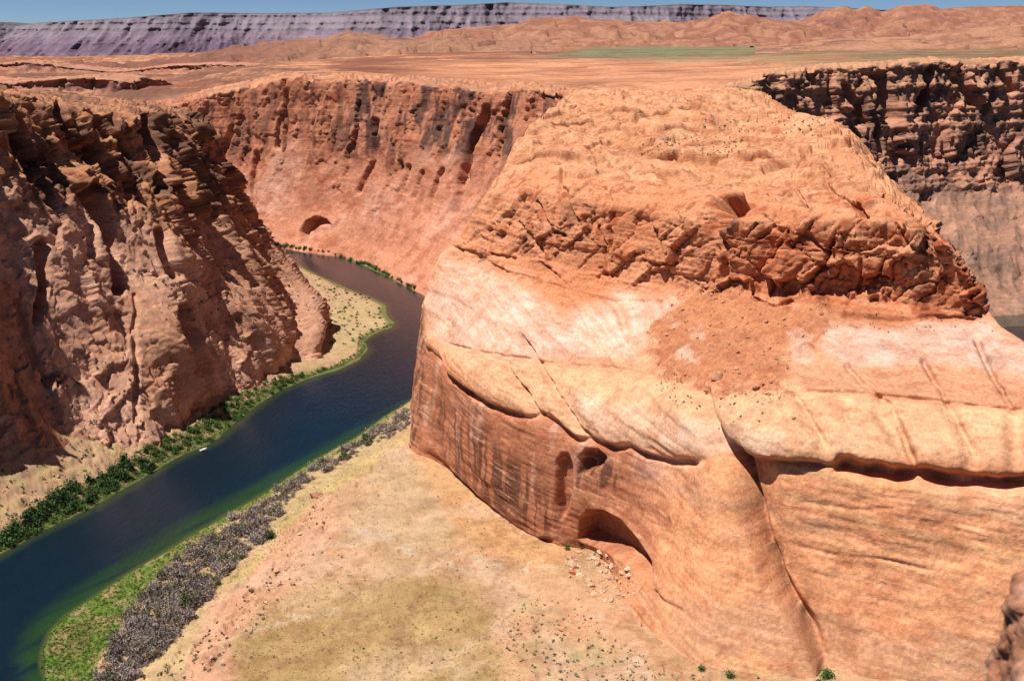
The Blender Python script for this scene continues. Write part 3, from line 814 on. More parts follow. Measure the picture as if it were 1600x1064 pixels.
def far_extra(a):
    U, V, P = a['U'], a['V'], a['P']
    D0 = np.zeros(len(U), np.float32)
    for pts, w, m in (
        ([(760, 170), (735, 230), (722, 280), (712, 330)], 9, 16.0),
        ([(690, 265), (672, 310), (668, 335)], 5, 8.0),
        ([(660, 270), (645, 310)], 4, 6.0),
        ([(400, 240), (395, 290), (398, 330)], 6, 8.0),
        ([(590, 190), (585, 250), (560, 300)], 6, 7.0),
        ([(640, 260), (630, 300)], 4, 6.0),
        ([(440, 180), (435, 230)], 6, 7.0),
        ([(360, 200), (350, 230)], 6, 8.0),
    ):
        d, t = line_dist(U + 3 * a['w2'], V + 3 * a['w2'], pts)
        D0 = np.maximum(D0, (1 - sstep(w * 0.4, w, d)) * m)
    arch = [(466, 382), (468, 362), (478, 345), (494, 338), (510, 343), (518, 352), (502, 352), (490, 360), (482, 378)]
    D0 = np.maximum(D0, sstep(-1, 3, signed(U, V, arch)) * 24)
    h = a['N'].copy(); h[:, 2] *= 0.2
    a['P'] -= h * D0[:, None]
    up = 1 - sstep(215, 270, V + 40 * a['w1'])
    a['up'] = up
    return 0.14 + 0.42 * up

def far_colour(a):
    U, V, w1, w2 = a['U'], a['V'], a['w1'], a['w2']
    up = a['up']; flat = sstep(0.55, 0.85, a['N2'][:, 2])
    rim = 1 - sstep(0, 1, (a['p'][:, 2] < 228).astype(np.float32))
    c = np.tile(np.array((0.52, 0.245, 0.15), np.float32), (len(U), 1))
    c = mixc(c, (0.57, 0.33, 0.24), sstep(0.0, 0.5, w1 + 0.4 * w2) * 0.8)
    c = mixc(c, (0.40, 0.18, 0.11), sstep(0.0, 0.6, -w1) * 0.6)
    c = mixc(c, (0.46, 0.20, 0.115), up * 0.8)
    vz = np.clip(area(U, V, [(560, 140), (830, 140), (840, 240), (740, 250), (640, 215), (560, 230)], 25) + 0.62 * up, 0, 1)
    c = mixc(c, (0.09, 0.055, 0.05), vz * sstep(-0.06, 0.2, a['streak2'] + 0.45 * a['streak']) * 0.88)
    c = mixc(c, (0.50, 0.27, 0.155), flat * sstep(190, 215, a['p'][:, 2]))
    c = mixc(c, c * np.array([0.66, 0.46, 0.40], np.float32), sstep(0.0, 0.4, fbm(a['p'] / 14, 4, 243)) * 0.6)
    c *= np.array([0.90, 0.79, 0.74], np.float32)
    c *= (1 + 0.12 * w2 + 0.10 * a['fine'])[:, None]
    return c
far_cliff, FA = cliff('far_canyon_wall', net, 1.85, M_FARCLIFF, far_colour, amp=0.95, block=52, vstretch=0.22, seed=80, extra=far_extra, bedding=0.4)
far_cliff['label'] = 'pink canyon wall streaked with dark varnish across the river bend'

# ------------------------------------------------------------------ right canyon wall behind the butte
RIGHT = [ # u, v rim, y rim
 (1040, 158, 1150), (1120, 150, 1130), (1160, 138, 1170), (1200, 120, 1225), (1280, 110, 1265), (1360, 107, 1290), (1440, 99, 1320), (1520, 101, 1335), (1600, 97, 1350), (1700, 96, 1370), (1820, 95, 1400)]
net = []
for u, v, y in RIGHT:
    b = at_y(u, v, y); zr = b[2]
    uf = u if u > 1300 else 1300 + (u - 1300) * 0.8
    f = 1.0
    row = [at_yz(uf, y - 290, -14), at_yz(uf, y - 265, 2), at_yz(uf, y - 215, 22), at_yz(uf, y - 165, 55), at_yz(uf, y - 120, 80), at_yz(u, y - 70, 112), at_yz(u, y - 42, 155), at_yz(u, y - 18, zr - 45), b,
           b + np.array([b[0] / b[1] * 60, 60, 3.0]), b + np.array([b[0] / b[1] * 200, 200, 0]), b + np.array([b[0] / b[1] * 320, 320, -14])]
    net.append(row)
net = np.array(net).transpose(1, 0, 2)

def right_extra(a):
    U, V = a['U'], a['V']
    D0 = np.zeros(len(U), np.float32)
    for pts, w, m in (
        ([(1200, 120), (1212, 132)], 9, 14.0), ([(1190, 145), (1200, 150)], 8, 14.0), ([(1378, 125), (1385, 160), (1392, 185)], 14, 26.0),
        ([(1455, 110), (1450, 140), (1440, 170)], 9, 20.0), ([(1320, 140), (1340, 170), (1350, 190)], 12, 18.0), ([(1500, 125), (1520, 160)], 9, 14.0), ([(1560, 110), (1580, 140)], 9, 14.0),
        ([(1370, 200), (1378, 235)], 7, 12.0), ([(1265, 120), (1275, 128)], 6, 9.0),
        ([(1480, 250), (1500, 290)], 5, 8.0),
    ):
        d, t = line_dist(U + 3 * a['w2'], V + 3 * a['w2'], pts)
        D0 = np.maximum(D0, (1 - sstep(w * 0.4, w, d)) * m)
    h = a['N'].copy(); h[:, 2] *= 0.2
    a['P'] -= h * D0[:, None]
    up = sstep(100, 135, a['p'][:, 2] + 14 * a['w1'])
    a['up'] = up
    rb = fbm(np.stack([a['p'][:, 0] / 38, a['p'][:, 1] / 90, a['p'][:, 2] / 60], 1), 4, 251, ridged=True)
    a['P'][:, 2] += (1 - up) * (rb * 11 - 3) * sstep(5, 25, a['p'][:, 2])
    return 0.9 + 0.25 * up

def right_colour(a):
    U, V, w1, w2 = a['U'], a['V'], a['w1'], a['w2']
    up = a['up']; flat = sstep(0.55, 0.85, a['N2'][:, 2])
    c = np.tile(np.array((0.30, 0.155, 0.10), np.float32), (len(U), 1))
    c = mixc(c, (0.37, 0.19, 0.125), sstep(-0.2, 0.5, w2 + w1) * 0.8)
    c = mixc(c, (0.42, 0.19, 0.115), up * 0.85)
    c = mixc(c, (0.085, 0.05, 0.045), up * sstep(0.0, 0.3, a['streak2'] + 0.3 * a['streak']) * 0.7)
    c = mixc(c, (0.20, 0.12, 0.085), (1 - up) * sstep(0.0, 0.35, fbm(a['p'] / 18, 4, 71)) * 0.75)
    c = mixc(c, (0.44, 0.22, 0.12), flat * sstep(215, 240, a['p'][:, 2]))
    c *= (1 + 0.14 * w2 + 0.12 * a['fine'])[:, None]
    return c
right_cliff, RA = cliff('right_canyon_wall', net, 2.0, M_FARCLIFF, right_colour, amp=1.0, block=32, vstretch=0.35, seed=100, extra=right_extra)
right_cliff['label'] = 'shaded brown canyon wall behind the right edge of the butte'

# ================================================================== PLATEAU, HILLS, FAR MESA
nY, nA = 320, 640
Ys = 1000 * (11000 / 1000) ** (np.arange(nY) / (nY - 1))
us = np.linspace(-420, 2020, nA)
YY, UU = np.meshgrid(Ys, us, indexing='ij')
X = (UU - 800) / FPX * (YY * CP + 70 * SP)
p = np.stack([X.ravel(), YY.ravel(), np.zeros(X.size)], 1).astype(np.float32)
base = np.interp(UU.ravel(), [-420, 0, 270, 420, 560, 900, 1200, 1500, 2020], [196, 196, 192, 222, 234, 234, 244, 258, 262]).astype(np.float32)
yf_ = YY.ravel()
far_b = np.interp(UU.ravel(), [-420, 100, 300, 500, 700, 1000, 1300, 2020], [95, 95, 120, 205, 235, 236, 246, 262])
base = base + (far_b - base) * sstep(2200, 5000, yf_)
n1 = fbm(p / 420, 5, 3); n2 = fbm(p / 90, 4, 7); rid = fbm(p / 190, 5, 11, ridged=True)
leftz = 1 - sstep(300, 560, UU.ravel() + 60 * n1)
base = base + n1 * 7 + n2 * 2.0 + leftz * sstep(1650, 1900, yf_) * (rid * 20 - 2) * (1 - 0.4 * sstep(3000, 6000, yf_))
ter = layers(base, 5.0, 5, 0.75)
base = base + (ter - 0.5) * 6.0
# the canyon is open here: keep the sheet below the rims
rim_u = [150, 260, 322, 390, 445, 495, 545, 610, 680, 755, 830, 890, 960, 1040, 1120, 1160, 1200, 1280, 1360, 1440, 1520, 1600, 1700, 1820]
rim_y = [1660, 1640, 1600, 1570, 1550, 1525, 1495, 1440, 1380, 1320, 1255, 1180, 1120, 1150, 1130, 1170, 1225, 1265, 1290, 1320, 1335, 1350, 1370, 1400]
back = yf_ - np.interp(UU.ravel(), rim_u, rim_y)
left_open = UU.ravel() < 250
base = base - 14 * (1 - sstep(90, 200, back))
p[:, 2] = base
PU, PV = project(p.astype(float)); PU = PU.astype(np.float32); PV = PV.astype(np.float32)
c = np.tile(np.array((0.44, 0.20, 0.105), np.float32), (len(p), 1))
c = mixc(c, (0.52, 0.31, 0.19), sstep(0.0, 0.5, n2 + 0.5 * n1))
c = mixc(c, (0.33, 0.15, 0.09), sstep(0.1, 0.5, -n1 + 0.3 * n2) * 0.7)
c = mixc(c, (0.29, 0.135, 0.09), leftz * 0.9 * (0.75 + 0.5 * rid))
gm = area(PU + 20 * n2, PV + 3 * n1, [(860, 88), (980, 66), (1230, 60), (1250, 74), (1130, 88), (960, 92)], 8)
c = mixc(c, (0.17, 0.175, 0.09), gm * 0.95)
gm2 = area(PU + 30 * n2, PV + 3 * n1, [(990, 96), (1100, 82), (1240, 72), (1420, 66), (1700, 62), (1700, 92), (1400, 96), (1180, 100)], 7)
c = mixc(c, (0.20, 0.165, 0.075), gm2 * (0.6 + 0.8 * n2))
dark = area(PU, PV, [(300, 100), (380, 96), (420, 112), (400, 130), (310, 128)], 10)
c = mixc(c, (0.17, 0.09, 0.075), dark * 0.7)
c = mixc(c, (0.27, 0.18, 0.12), sstep(4000, 8000, yf_) * 0.3)
n5 = fbm(np.stack([p[:, 0] / 160, p[:, 1] / 60, p[:, 2] / 8], 1), 5, 141)
c = mixc(c, (0.30, 0.145, 0.085), sstep(0.0, 0.26, n5) * 0.8)
c = mixc(c, (0.58, 0.36, 0.23), sstep(0.05, 0.3, -n5) * 0.6)
c = mixc(c, (0.18, 0.15, 0.075), sstep(0.05, 0.3, fbm(p / np.array([90, 45, 20], np.float32), 4, 151)) * sstep(700, 1000, PU) * 0.6)
c = mixc(c, (0.17, 0.085, 0.055), sstep(0.10, 0.26, fbm(np.stack([p[:, 0] / 130, p[:, 1] / 42, p[:, 2] * 0], 1), 4, 221)) * (1 - sstep(2600, 5200, yf_)) * 0.75)  # thin shadow lines of the ledges painted into the plateau colour
band = layers(base + 2 * n2, 2.3, 91, 0.8)
c = mixc(c, (0.56, 0.30, 0.17), sstep(0.6, 0.8, band) * 0.7 * (1 - gm))
c = mixc(c, (0.24, 0.095, 0.055), sstep(0.6, 0.85, 1 - band) * 0.75 * (1 - gm))
slick = sstep(560, 720, PU + 40 * n1) * (1 - sstep(1180, 1320, PU + 40 * n1)) * (1 - sstep(2300, 3000, yf_ + 300 * n1))
c = mixc(c, (0.60, 0.31, 0.175), slick * np.clip(0.75 - 0.9 * n5, 0.15, 0.95))
c *= np.array([0.80, 0.68, 0.62], np.float32)
c *= (1 + 0.3 * n2)[:, None]
c = mixc(c, (0.155, 0.16, 0.08), gm * 0.9)
c = mixc(c, (0.19, 0.155, 0.075), gm2 * np.clip(0.55 + 1.2 * n2, 0, 0.9))
c = mixc(c, (0.14, 0.065, 0.045), sstep(0.05, 0.2, fbm(p / np.array([170, 75, 50], np.float32), 4, 271)) * (1 - slick) * (1 - sstep(3500, 6000, yf_)) * 0.6)
quads = grid_quads(nY, nA)
keep = (back[quads] > 75).all(axis=1)
quads = quads[keep]
plateau = structure(link('plateau', mesh_from('plateau', p, quads, c), M_PLATEAU))
plateau['label'] = 'orange slickrock plateau stretching beyond the canyon rims'

def ridge(name, sky, y, drop, run, colour, amp=1.0, nrow=46, label='', step=3.0, seed=0, back=900):
    """a hill range: skyline given in photo pixels at distance y, falling `drop` metres over `run` metres towards us"""
    sky = np.array(sky, float)
    u = np.arange(sky[0, 0], sky[-1, 0] + 1, step)
    v = np.interp(u, sky[:, 0], sky[:, 1])
    t = np.concatenate([np.linspace(-0.5, 0, 8)[:-1], np.linspace(0, 1, nrow)])
    ptsT = np.array([at_y(a, b, y) for a, b in zip(u, v)])
    zend = np.interp(u, [-400, 100, 300, 500, 700, 1000, 1300, 2020], [85, 85, 110, 185, 215, 216, 226, 240]) - drop * 0.1
    G = np.zeros((len(t), len(u), 3))
    for k, s in enumerate(t):
        if s >= 0:
            yy = y - run * s
            zz = ptsT[:, 2] + (zend - ptsT[:, 2]) * (1 - (1 - s) ** 1.5)
        else:
            yy = y - back * s * 2
            zz = ptsT[:, 2] - 80 * s * s * 4
        G[k, :, 1] = yy; G[k, :, 2] = zz
        G[k, :, 0] = (u - 800) / FPX * (yy * CP + (CAMZ - zz) * SP)
    P = G.reshape(-1, 3)
    q = P.astype(np.float32)
    r = fbm(q / np.array([220, 420, 120], np.float32), 5, seed, ridged=True)
    f = fbm(q / 60, 4, seed + 3)
    tt = np.repeat(t, len(u))
    P[:, 2] += amp * ((r - 0.3) * 20 * sstep(0.0, 0.3, np.abs(tt)) + f * 5 * sstep(0, 0.1, np.abs(tt)))
    we, wr, wt = worley(q / np.array([130, 170, 70], np.float32), seed + 7, True)
    P[:, 2] += amp * ((wr - 0.5) * 16 + wt * 26) * sstep(0.0, 0.12, np.abs(tt))
    P[:, 2] += (layers(P[:, 2], 14, seed + 5, 0.82) - 0.5) * 12 * amp
    c = colour(q, r, f, tt) * np.array([0.88, 0.76, 0.72], np.float32)
    o = structure(link(name, mesh_from(name, P, grid_quads(len(t), len(u)), c), M_PLATEAU))
    o['label'] = label
    return o

def red_hill(q, r, f, t):
    c = np.tile(np.array((0.36, 0.17, 0.11), np.float32), (len(q), 1))
    c = mixc(c, (0.42, 0.24, 0.15), sstep(0, 0.5, f + 0.4 * r) * 0.8)
    c = mixc(c, (0.24, 0.12, 0.10), sstep(-0.1, 0.3, -r - 0.5 * f) * 0.75)
    return c * (0.8 * (1 + 0.3 * f))[:, None]
def left_hill(q, r, f, t):
    ang = q[:, 0] / q[:, 1]
    c = np.tile(np.array((0.44, 0.25, 0.155), np.float32), (len(q), 1))
    g = fbm(q / np.array([130, 90, 40], np.float32), 5, 161)
    c = mixc(c, (0.27, 0.125, 0.085), (1 - sstep(-0.32, -0.12, ang + 0.1 * g)) * 0.85)
    c = mixc(c, (0.24, 0.12, 0.09), sstep(0.0, 0.3, g - 0.2 * r) * 0.75)
    c = mixc(c, (0.15, 0.09, 0.08), sstep(0.15, 0.4, g) * sstep(0.45, 0.7, t) * 0.7)
    return c * (0.68 * (1 + 0.4 * f))[:, None]
def pale_hill(q, r, f, t):
    c = np.tile(np.array((0.42, 0.24, 0.145), np.float32), (len(q), 1))
    c = mixc(c, (0.32, 0.16, 0.10), sstep(-0.2, 0.5, -f - 0.3 * r) * 0.7)
    c = mixc(c, (0.27, 0.15, 0.11), sstep(0.4, 1.0, t) * 0.6)
    c = mixc(c, (0.22, 0.11, 0.08), sstep(0.05, 0.3, fbm(q / np.array([120, 60, 10], np.float32), 4, 191)) * 0.7)
    return c * (0.85 * (1 + 0.3 * f))[:, None]
ridge('right_buttes', [(1180, 40), (1255, 32), (1272, 24), (1290, 15), (1318, 11), (1338, 15), (1352, 11), (1376, 18), (1392, 14), (1411, 8), (1455, 8), (1470, 14), (1490, 12), (1520, 11), (1600, 9), (1800, 8)], 7600, 190, 2200, red_hill, label='row of low red buttes on the right horizon', seed=21)
ridge('middle_hills', [(640, 62), (700, 47), (760, 41), (812, 38), (826, 30), (850, 28), (900, 29), (960, 33), (1060, 36), (1110, 28), (1138, 18), (1165, 24), (1200, 30), (1265, 40), (1330, 48), (1420, 52)], 6300, 110, 1900, red_hill, label='rusty hills in front of the grey mesa', seed=31)
ridge('left_hills', [(-300, 102), (-100, 104), (60, 98), (180, 100), (280, 95), (350, 79), (430, 66), (500, 60), (545, 49), (580, 56), (650, 62), (720, 64), (800, 66), (880, 74)], 4700, 120, 1900, left_hill, label='tan and rust hills on the left beneath the mesa', seed=41)
ridge('right_slickrock', [(1180, 74), (1240, 70), (1290, 63), (1350, 60), (1420, 56), (1470, 50), (1530, 44), (1600, 38), (1800, 34)], 3600, 60, 1100, pale_hill, label='orange slickrock rise at the right under the buttes', amp=0.45, seed=51)

def scarp(name, pts, h_y, label, seed, block, amp):
    net = []
    for uf, vf, vr, y in pts:
        a = at_y(uf, vf, y); b = at_y(uf, vr, y + h_y)
        net.append([a + np.array([0, -40, -30]), a, a * 0.55 + b * 0.45 + np.array([0, h_y * 0.2, 0]), b * 0.9 + a * 0.1, b, b + np.array([0, 120, 1.0]), b + np.array([0, 300, -25.0])])
    def ex(a):
        return np.full(len(a['U']), 0.8, np.float32)
    def cl(a):
        fl = sstep(0.6, 0.85, a['N2'][:, 2])
        c = np.tile(np.array((0.32, 0.13, 0.085), np.float32), (len(a['U']), 1))
        c = mixc(c, (0.13, 0.07, 0.06), sstep(-0.05, 0.3, a['streak2'] + 0.6 * a['w2']) * 0.75)
        c = mixc(c, (0.42, 0.20, 0.12), fl * 0.8)
        return c * (1 + 0.2 * a['w2'])[:, None]
    o, _ = cliff(name, np.array(net).transpose(1, 0, 2), 2.2, M_FARCLIFF, cl, amp=amp, block=block, vstretch=0.6, seed=seed, extra=ex)
    o['label'] = label
scarp('near_left_scarp', [(-160, 160, 132, 1750), (-60, 160, 128, 1760), (20, 160, 130, 1800), (80, 160, 126, 1780), (150, 160, 123, 1800), (205, 160, 128, 1830), (230, 160, 146, 1880), (265, 160, 152, 1900)], 40, 'dark broken scarp just behind the left canyon rim', 401, 30, 0.8)
scarp('middle_left_scarp', [(-160, 135, 112, 2600), (-40, 133, 104, 2650), (40, 132, 98, 2650), (110, 132, 106, 2700), (190, 132, 112, 2750), (260, 130, 104, 2750), (330, 128, 101, 2700), (400, 126, 104, 2650), (450, 124, 112, 2600), (500, 122, 118, 2600)], 90, 'rusty broken cliffs across the left plateau', 411, 45, 1.0)
scarp('centre_ledges', [(430, 122, 116, 2150), (520, 118, 112, 2180), (620, 118, 109, 2200), (720, 116, 110, 2250), (820, 112, 104, 2300), (920, 110, 103, 2350), (1010, 106, 101, 2400), (1100, 104, 100, 2450)], 60, 'low pale ledges across the middle plateau', 421, 40, 0.5)

def outcrop_colour(q, r, f, t):
    c = np.tile(np.array((0.30, 0.13, 0.08), np.float32), (len(q), 1))
    c = mixc(c, (0.12, 0.065, 0.055), sstep(0.0, 0.3, fbm(q / np.array([22, 22, 30], np.float32), 4, 181)) * 0.8)
    c = mixc(c, (0.48, 0.25, 0.15), (1 - sstep(0.0, 0.12, t)) * 0.9)
    return c * (1 + 0.25 * f)[:, None]
for nm, sk, yy, run, lab, sd_ in (
    ('dome_outcrop', [(425, 136), (440, 122), (458, 115), (480, 111), (540, 112), (590, 118), (640, 126)], 1760, 110, 'pale domed outcrop above the far canyon wall', 63),
):
    ridge(nm, sk, yy, 0, run, outcrop_colour, label=lab, amp=0.4, seed=sd_, step=2.0, back=160)

# far mesa: a banded escarpment
top_line = np.array([(-300, 30), (0, 35), (30, 40), (60, 36), (200, 28), (300, 20), (420, 21), (520, 20), (620, 11), (720, 8), (790, 4), (900, 8), (950, 11), (1000, 10), (1060, 7), (1130, 8), (1200, 11), (1260, 10), (1330, 13), (1420, 18), (1500, 20), (1800, 22)], float)
u = np.arange(-300, 1801, 2.0)
v = np.interp(u, top_line[:, 0], top_line[:, 1])
ytop = 9800 + 500 * np.sin(u / 170.0) + 350 * np.sin(u / 61.0 + 1)
hfrac = np.concatenate([[1.0, 1.0], np.linspace(1.0, 0, 60)])
G = np.zeros((62, len(u), 3))
zt = CAMZ - ytop * tan_dep(v)
for k, h in enumerate(hfrac):
    yy = ytop + (1500 if k == 0 else 250 if k == 1 else 0) - (0 if k < 2 else 700 * (1 - h) ** 1.25)
    zz = np.where(k == 0, zt - 30, zt) if k < 2 else 60 + (zt - 60) * h
    G[k, :, 1] = yy; G[k, :, 2] = zz
    G[k, :, 0] = (u - 800) / FPX * (ytop * CP + (CAMZ - zt) * SP)
P = G.reshape(-1, 3); q = P.astype(np.float32)
qx = q[:, 0] + 260 * fbm(q / 900, 3, 66)
gul = fbm(np.stack([qx / 190, q[:, 0] * 0, q[:, 2] / 900], 1), 5, 5, ridged=True)
gul2 = fbm(np.stack([q[:, 0] / 60, q[:, 1] / 200, q[:, 2] / 200], 1), 4, 15)
hh = np.repeat(hfrac, len(u)); face = (np.repeat(np.arange(62), len(u)) >= 2).astype(np.float32)
bedm = layers(q[:, 2] + 12 * gul2, 26, 44, 0.75)
P[:, 1] -= (gul * 150 * (0.3 + 0.9 * (1 - hh)) + gul2 * 80 + (bedm - 0.5) * 16) * sstep(0, 0.06, 1 - hh) * face
# a ragged crest line
P[:, 2] += (gul2 * 5 + fbm(np.stack([q[:, 0] / 26, q[:, 0] * 0, q[:, 0] * 0], 1), 3, 6) * 4) * (1 - sstep(0.0, 0.1, 1 - hh))
c = np.tile(np.array((0.20, 0.135, 0.165), np.float32), (len(P), 1))
c = mixc(c, (0.235, 0.195, 0.205), sstep(0.5, 0.72, hh + 0.10 * gul2) * 0.8)
c = mixc(c, (0.15, 0.09, 0.125), sstep(0.35, 0.2, hh + 0.08 * gul2) * 0.0 + (1 - sstep(0.2, 0.45, hh + 0.1 * gul2)) * 0.7)
c = mixc(c, (0.26, 0.21, 0.22), sstep(0.62, 0.9, bedm) * 0.5 * face)
c = mixc(c, (0.10, 0.075, 0.10), sstep(0.7, 0.9, 1 - bedm) * 0.35 * face)
c = mixc(c, (0.10, 0.10, 0.08), sstep(0.95, 0.985, hh + 0.02 * gul2) * 0.6)
c *= np.array([0.74, 0.74, 0.80], np.float32)
c *= (1 + 0.35 * gul2 + 0.15 * gul)[:, None]
mesa = structure(link('mesa_escarpment', mesh_from('mesa_escarpment', P, grid_quads(62, len(u)), c), M_MESA))
mesa['label'] = 'long grey and purple banded mesa along the horizon'

# ================================================================== CANYON FLOOR AND RIVER
LEFT_SHORE = [(-420, 1010), (-220, 945), (-80, 898), (0, 866), (60, 832), (150, 790), (232, 742), (275, 716), (335, 690), (390, 642), (430, 614), (480, 592), (530, 578), (562, 562), (576, 546), (568, 533), (584, 522), (612, 512), (616, 504), (604, 492), (602, 476), (578, 464), (545, 452), (510, 436), (480, 421), (450, 406), (425, 394), (380, 377), (300, 362), (200, 356)]
FAR_SHORE = [(200, 349), (300, 355), (380, 369), (430, 387), (470, 392), (520, 398), (560, 412), (600, 430), (640, 450), (672, 466), (705, 478), (730, 500), (720, 530), (690, 572), (662, 605)]
NEAR_SHORE = [(640, 627), (600, 652), (560, 681), (510, 709), (480, 726), (420, 766), (380, 790), (330, 819), (290, 843), (250, 868), (200, 897), (150, 930), (105, 960), (80, 986), (66, 1020), (68, 1050), (80, 1095), (60, 1180), (-420, 1180)]
RIVER = [tuple(at_z(a, b, 0)[:2]) for a, b in LEFT_SHORE + FAR_SHORE + NEAR_SHORE]
NEAR_XY = [tuple(at_z(a, b, 0)[:2]) for a, b in NEAR_SHORE]
LAND = [ # land heights (u, v, z)
 (640, 640, 2), (560, 700, 2), (480, 745, 2), (400, 800, 2), (330, 850, 2), (260, 910, 2), (200, 970, 2), (150, 1040, 2), (120, 1064, 1.5),
 (640, 668, 7), (590, 700, 6), (540, 735, 6), (470, 790, 6), (440, 850, 6), (370, 910, 6), (300, 985, 6), (240, 1040, 6), (200, 1090, 6),
 (640, 690, 14), (600, 730, 14), (560, 770, 14), (520, 800, 15), (470, 860, 15), (420, 920, 15), (360, 1000, 15), (310, 1064, 15), (300, 1150, 15),
 (700, 745, 18), (620, 800, 18), (560, 860, 18), (500, 950, 18), (450, 1050, 18), (450, 1150, 18),
 (775, 805, 20), (700, 850, 20), (640, 930, 21), (600, 1040, 22), (850, 850, 24), (780, 900, 24), (740, 980, 25), (700, 1064, 26), (700, 1150, 27),
 (935, 868, 28), (900, 930, 29), (860, 1000, 31), (830, 1064, 33), (985, 960, 33), (960, 1030, 36), (1000, 1064, 39), (1090, 1050, 39), (1000, 1150, 42), (1200, 1064, 43), (1320, 1070, 46), (1300, 1150, 48), (1500, 1100, 53),
 (-70, 750, 28), (-70, 800, 16), (20, 710, 30), (20, 760, 17), (20, 800, 9), (60, 790, 7), (70, 745, 15), (110, 708, 18), (120, 745, 9), (130, 770, 4), (190, 705, 9), (200, 735, 4), (265, 682, 8), (280, 700, 3), (345, 622, 8), (350, 650, 4), (400, 605, 7), (450, 568, 6), (500, 540, 5), (500, 480, 9), (470, 440, 9), (540, 545, 2.5), (560, 490, 2.5), (530, 460, 4), (420, 400, 5), (-190, 900, 11), (-200, 935, 3), (-70, 870, 4),
 (430, 380, 5), (520, 390, 5), (600, 420, 5), (665, 455, 5), (700, 465, 6), (760, 520, 8), (720, 600, 8), (700, 660, 10)]
LP = np.array([at_z(*q) for q in LAND])
sc_ = 300.0
A = LP[:, :2] / sc_
def tpsk(r2):
    return r2 * np.log(r2 + 1e-9)
n = len(A)
K = tpsk(((A[:, None] - A[None]) ** 2).sum(2)) + np.eye(n) * 2e-3
M = np.zeros((n + 3, n + 3)); M[:n, :n] = K; M[:n, n] = 1; M[:n, n + 1:] = A; M[n, :n] = 1; M[n + 1:, :n] = A.T
W = np.linalg.solve(M, np.concatenate([LP[:, 2], np.zeros(3)]))

def floor_height(xy):
    xy = np.asarray(xy, float)
    q = xy / sc_
    z = W[n] + q @ W[n + 1:]
    for k in range(n):
        z = z + W[k] * tpsk(((q - A[k]) ** 2).sum(1))
    p3 = np.stack([xy[:, 0], xy[:, 1], xy[:, 0] * 0], 1).astype(np.float32)
    f1 = fbm(p3 / 16, 4, 61); f2 = fbm(p3 / 4, 3, 66)
    sd = -signed(xy[:, 0], xy[:, 1], RIVER) + f1 * 2.0 + f2 * 0.7
    dn, _ = line_dist(xy[:, 0], xy[:, 1], NEAR_XY)
    land = np.maximum(z, 0.4) * sstep(0, 22, sd) + 0.05 * np.clip(sd, 0, 12)
    rough = sstep(5, 14, z) * sstep(15, 40, sd)
    land = land + (f1 * 0.9 + f2 * 0.5) * sstep(2, 14, sd) + rough * (layers(z + 1.5 * f1, 2.4, 77, 0.8) - 0.5) * 2.0
    we, wr = worley(p3 / np.array([7, 7, 7], np.float32) + 0.3 * np.stack([f1, f2, f1], 1), 14)
    land = land + sstep(4, 7, z) * (1 - sstep(14, 17, z)) * sstep(12, 25, sd) * ((wr - 0.5) * 2.6 - 0.8 * (1 - sstep(0, 0.1, we)))
    dr_ = fbm(p3 / np.array([70, 70, 70], np.float32), 3, 261, ridged=True)
    land = land - sstep(0.55, 0.8, dr_) * 0.9 * sstep(10, 30, sd)
    bed = -0.12 * np.minimum(-sd, 8) - 0.05 * np.clip(-sd, 0, 70)
    bed = np.where(dn < 45, np.maximum(bed, -0.09 * dn), bed)
    return np.where(sd > 0, land, bed - 0.02), sd, dn, f1, f2

gu = np.arange(-120, 1400, 2.3); gv = np.concatenate([np.arange(352, 600, 1.6), np.arange(600, 1300, 2.1)])
GV, GU = np.meshgrid(gv, gu, indexing='ij')
gy = (CAMZ - 6) / tan_dep(GV); gx = (GU - 800) / FPX * (gy * CP + (CAMZ - 6) * SP)
xy = np.stack([gx.ravel(), gy.ravel()], 1)
z, sd, dn, f1, f2 = floor_height(xy)
P = np.concatenate([xy, z[:, None]], 1)
U, V = project(P); U = U.astype(np.float32); V = V.astype(np.float32)
p3 = P.astype(np.float32)
g3 = fbm(p3 * np.array([1, 1, 0], np.float32) / 9, 5, 91); g4 = fbm(p3 * np.array([1, 1, 0], np.float32) / 40, 4, 96)
UW = U + 14 * f1 + 10 * g4; VW = V + 8 * f1 + 8 * g4
c = np.tile(np.array((0.47, 0.315, 0.175), np.float32), (len(P), 1))
c = mixc(c, (0.52, 0.30, 0.17), sstep(-0.2, 0.4, g4))
c = mixc(c, (0.40, 0.28, 0.16), sstep(0.05, 0.5, g3) * 0.6)
SLOPE_PINK = [(500, 765), (470, 800), (445, 850), (400, 880), (350, 930), (310, 990), (250, 1040), (190, 1064), (180, 1130), (420, 1130), (370, 1010), (420, 930), (500, 870), (560, 800)]
c = mixc(c, (0.56, 0.315, 0.20), area(UW, VW, SLOPE_PINK, 14) * (0.85 + 0.3 * g3))
c = mixc(c, (0.50, 0.36, 0.22), area(UW, VW, [(640, 690), (560, 740), (520, 800), (560, 850), (700, 860), (720, 790), (670, 720)], 20) * 0.6)
c = mixc(c, (0.345, 0.235, 0.10), area(UW, VW, [(375, 985), (420, 960), (520, 950), (600, 905), (700, 905), (770, 960), (800, 1130), (350, 1130)], 16) * np.clip(0.85 + 0.5 * g3, 0, 1))
c = mixc(c, (0.42, 0.29, 0.135), area(UW, VW, [(520, 950), (640, 960), (740, 1010), (720, 1130), (480, 1130), (500, 1000)], 40) * np.clip(0.35 + 1.2 * g3 + 0.8 * f1, 0, 1))
c = mixc(c, (0.56, 0.32, 0.15), area(UW, VW, [(640, 690), (720, 740), (790, 810), (850, 850), (900, 850), (870, 900), (760, 870), (690, 800)], 16) * 0.75)
wd, _ = line_dist(UW, VW, [(560, 825), (620, 848), (690, 872), (770, 885), (860, 888)])
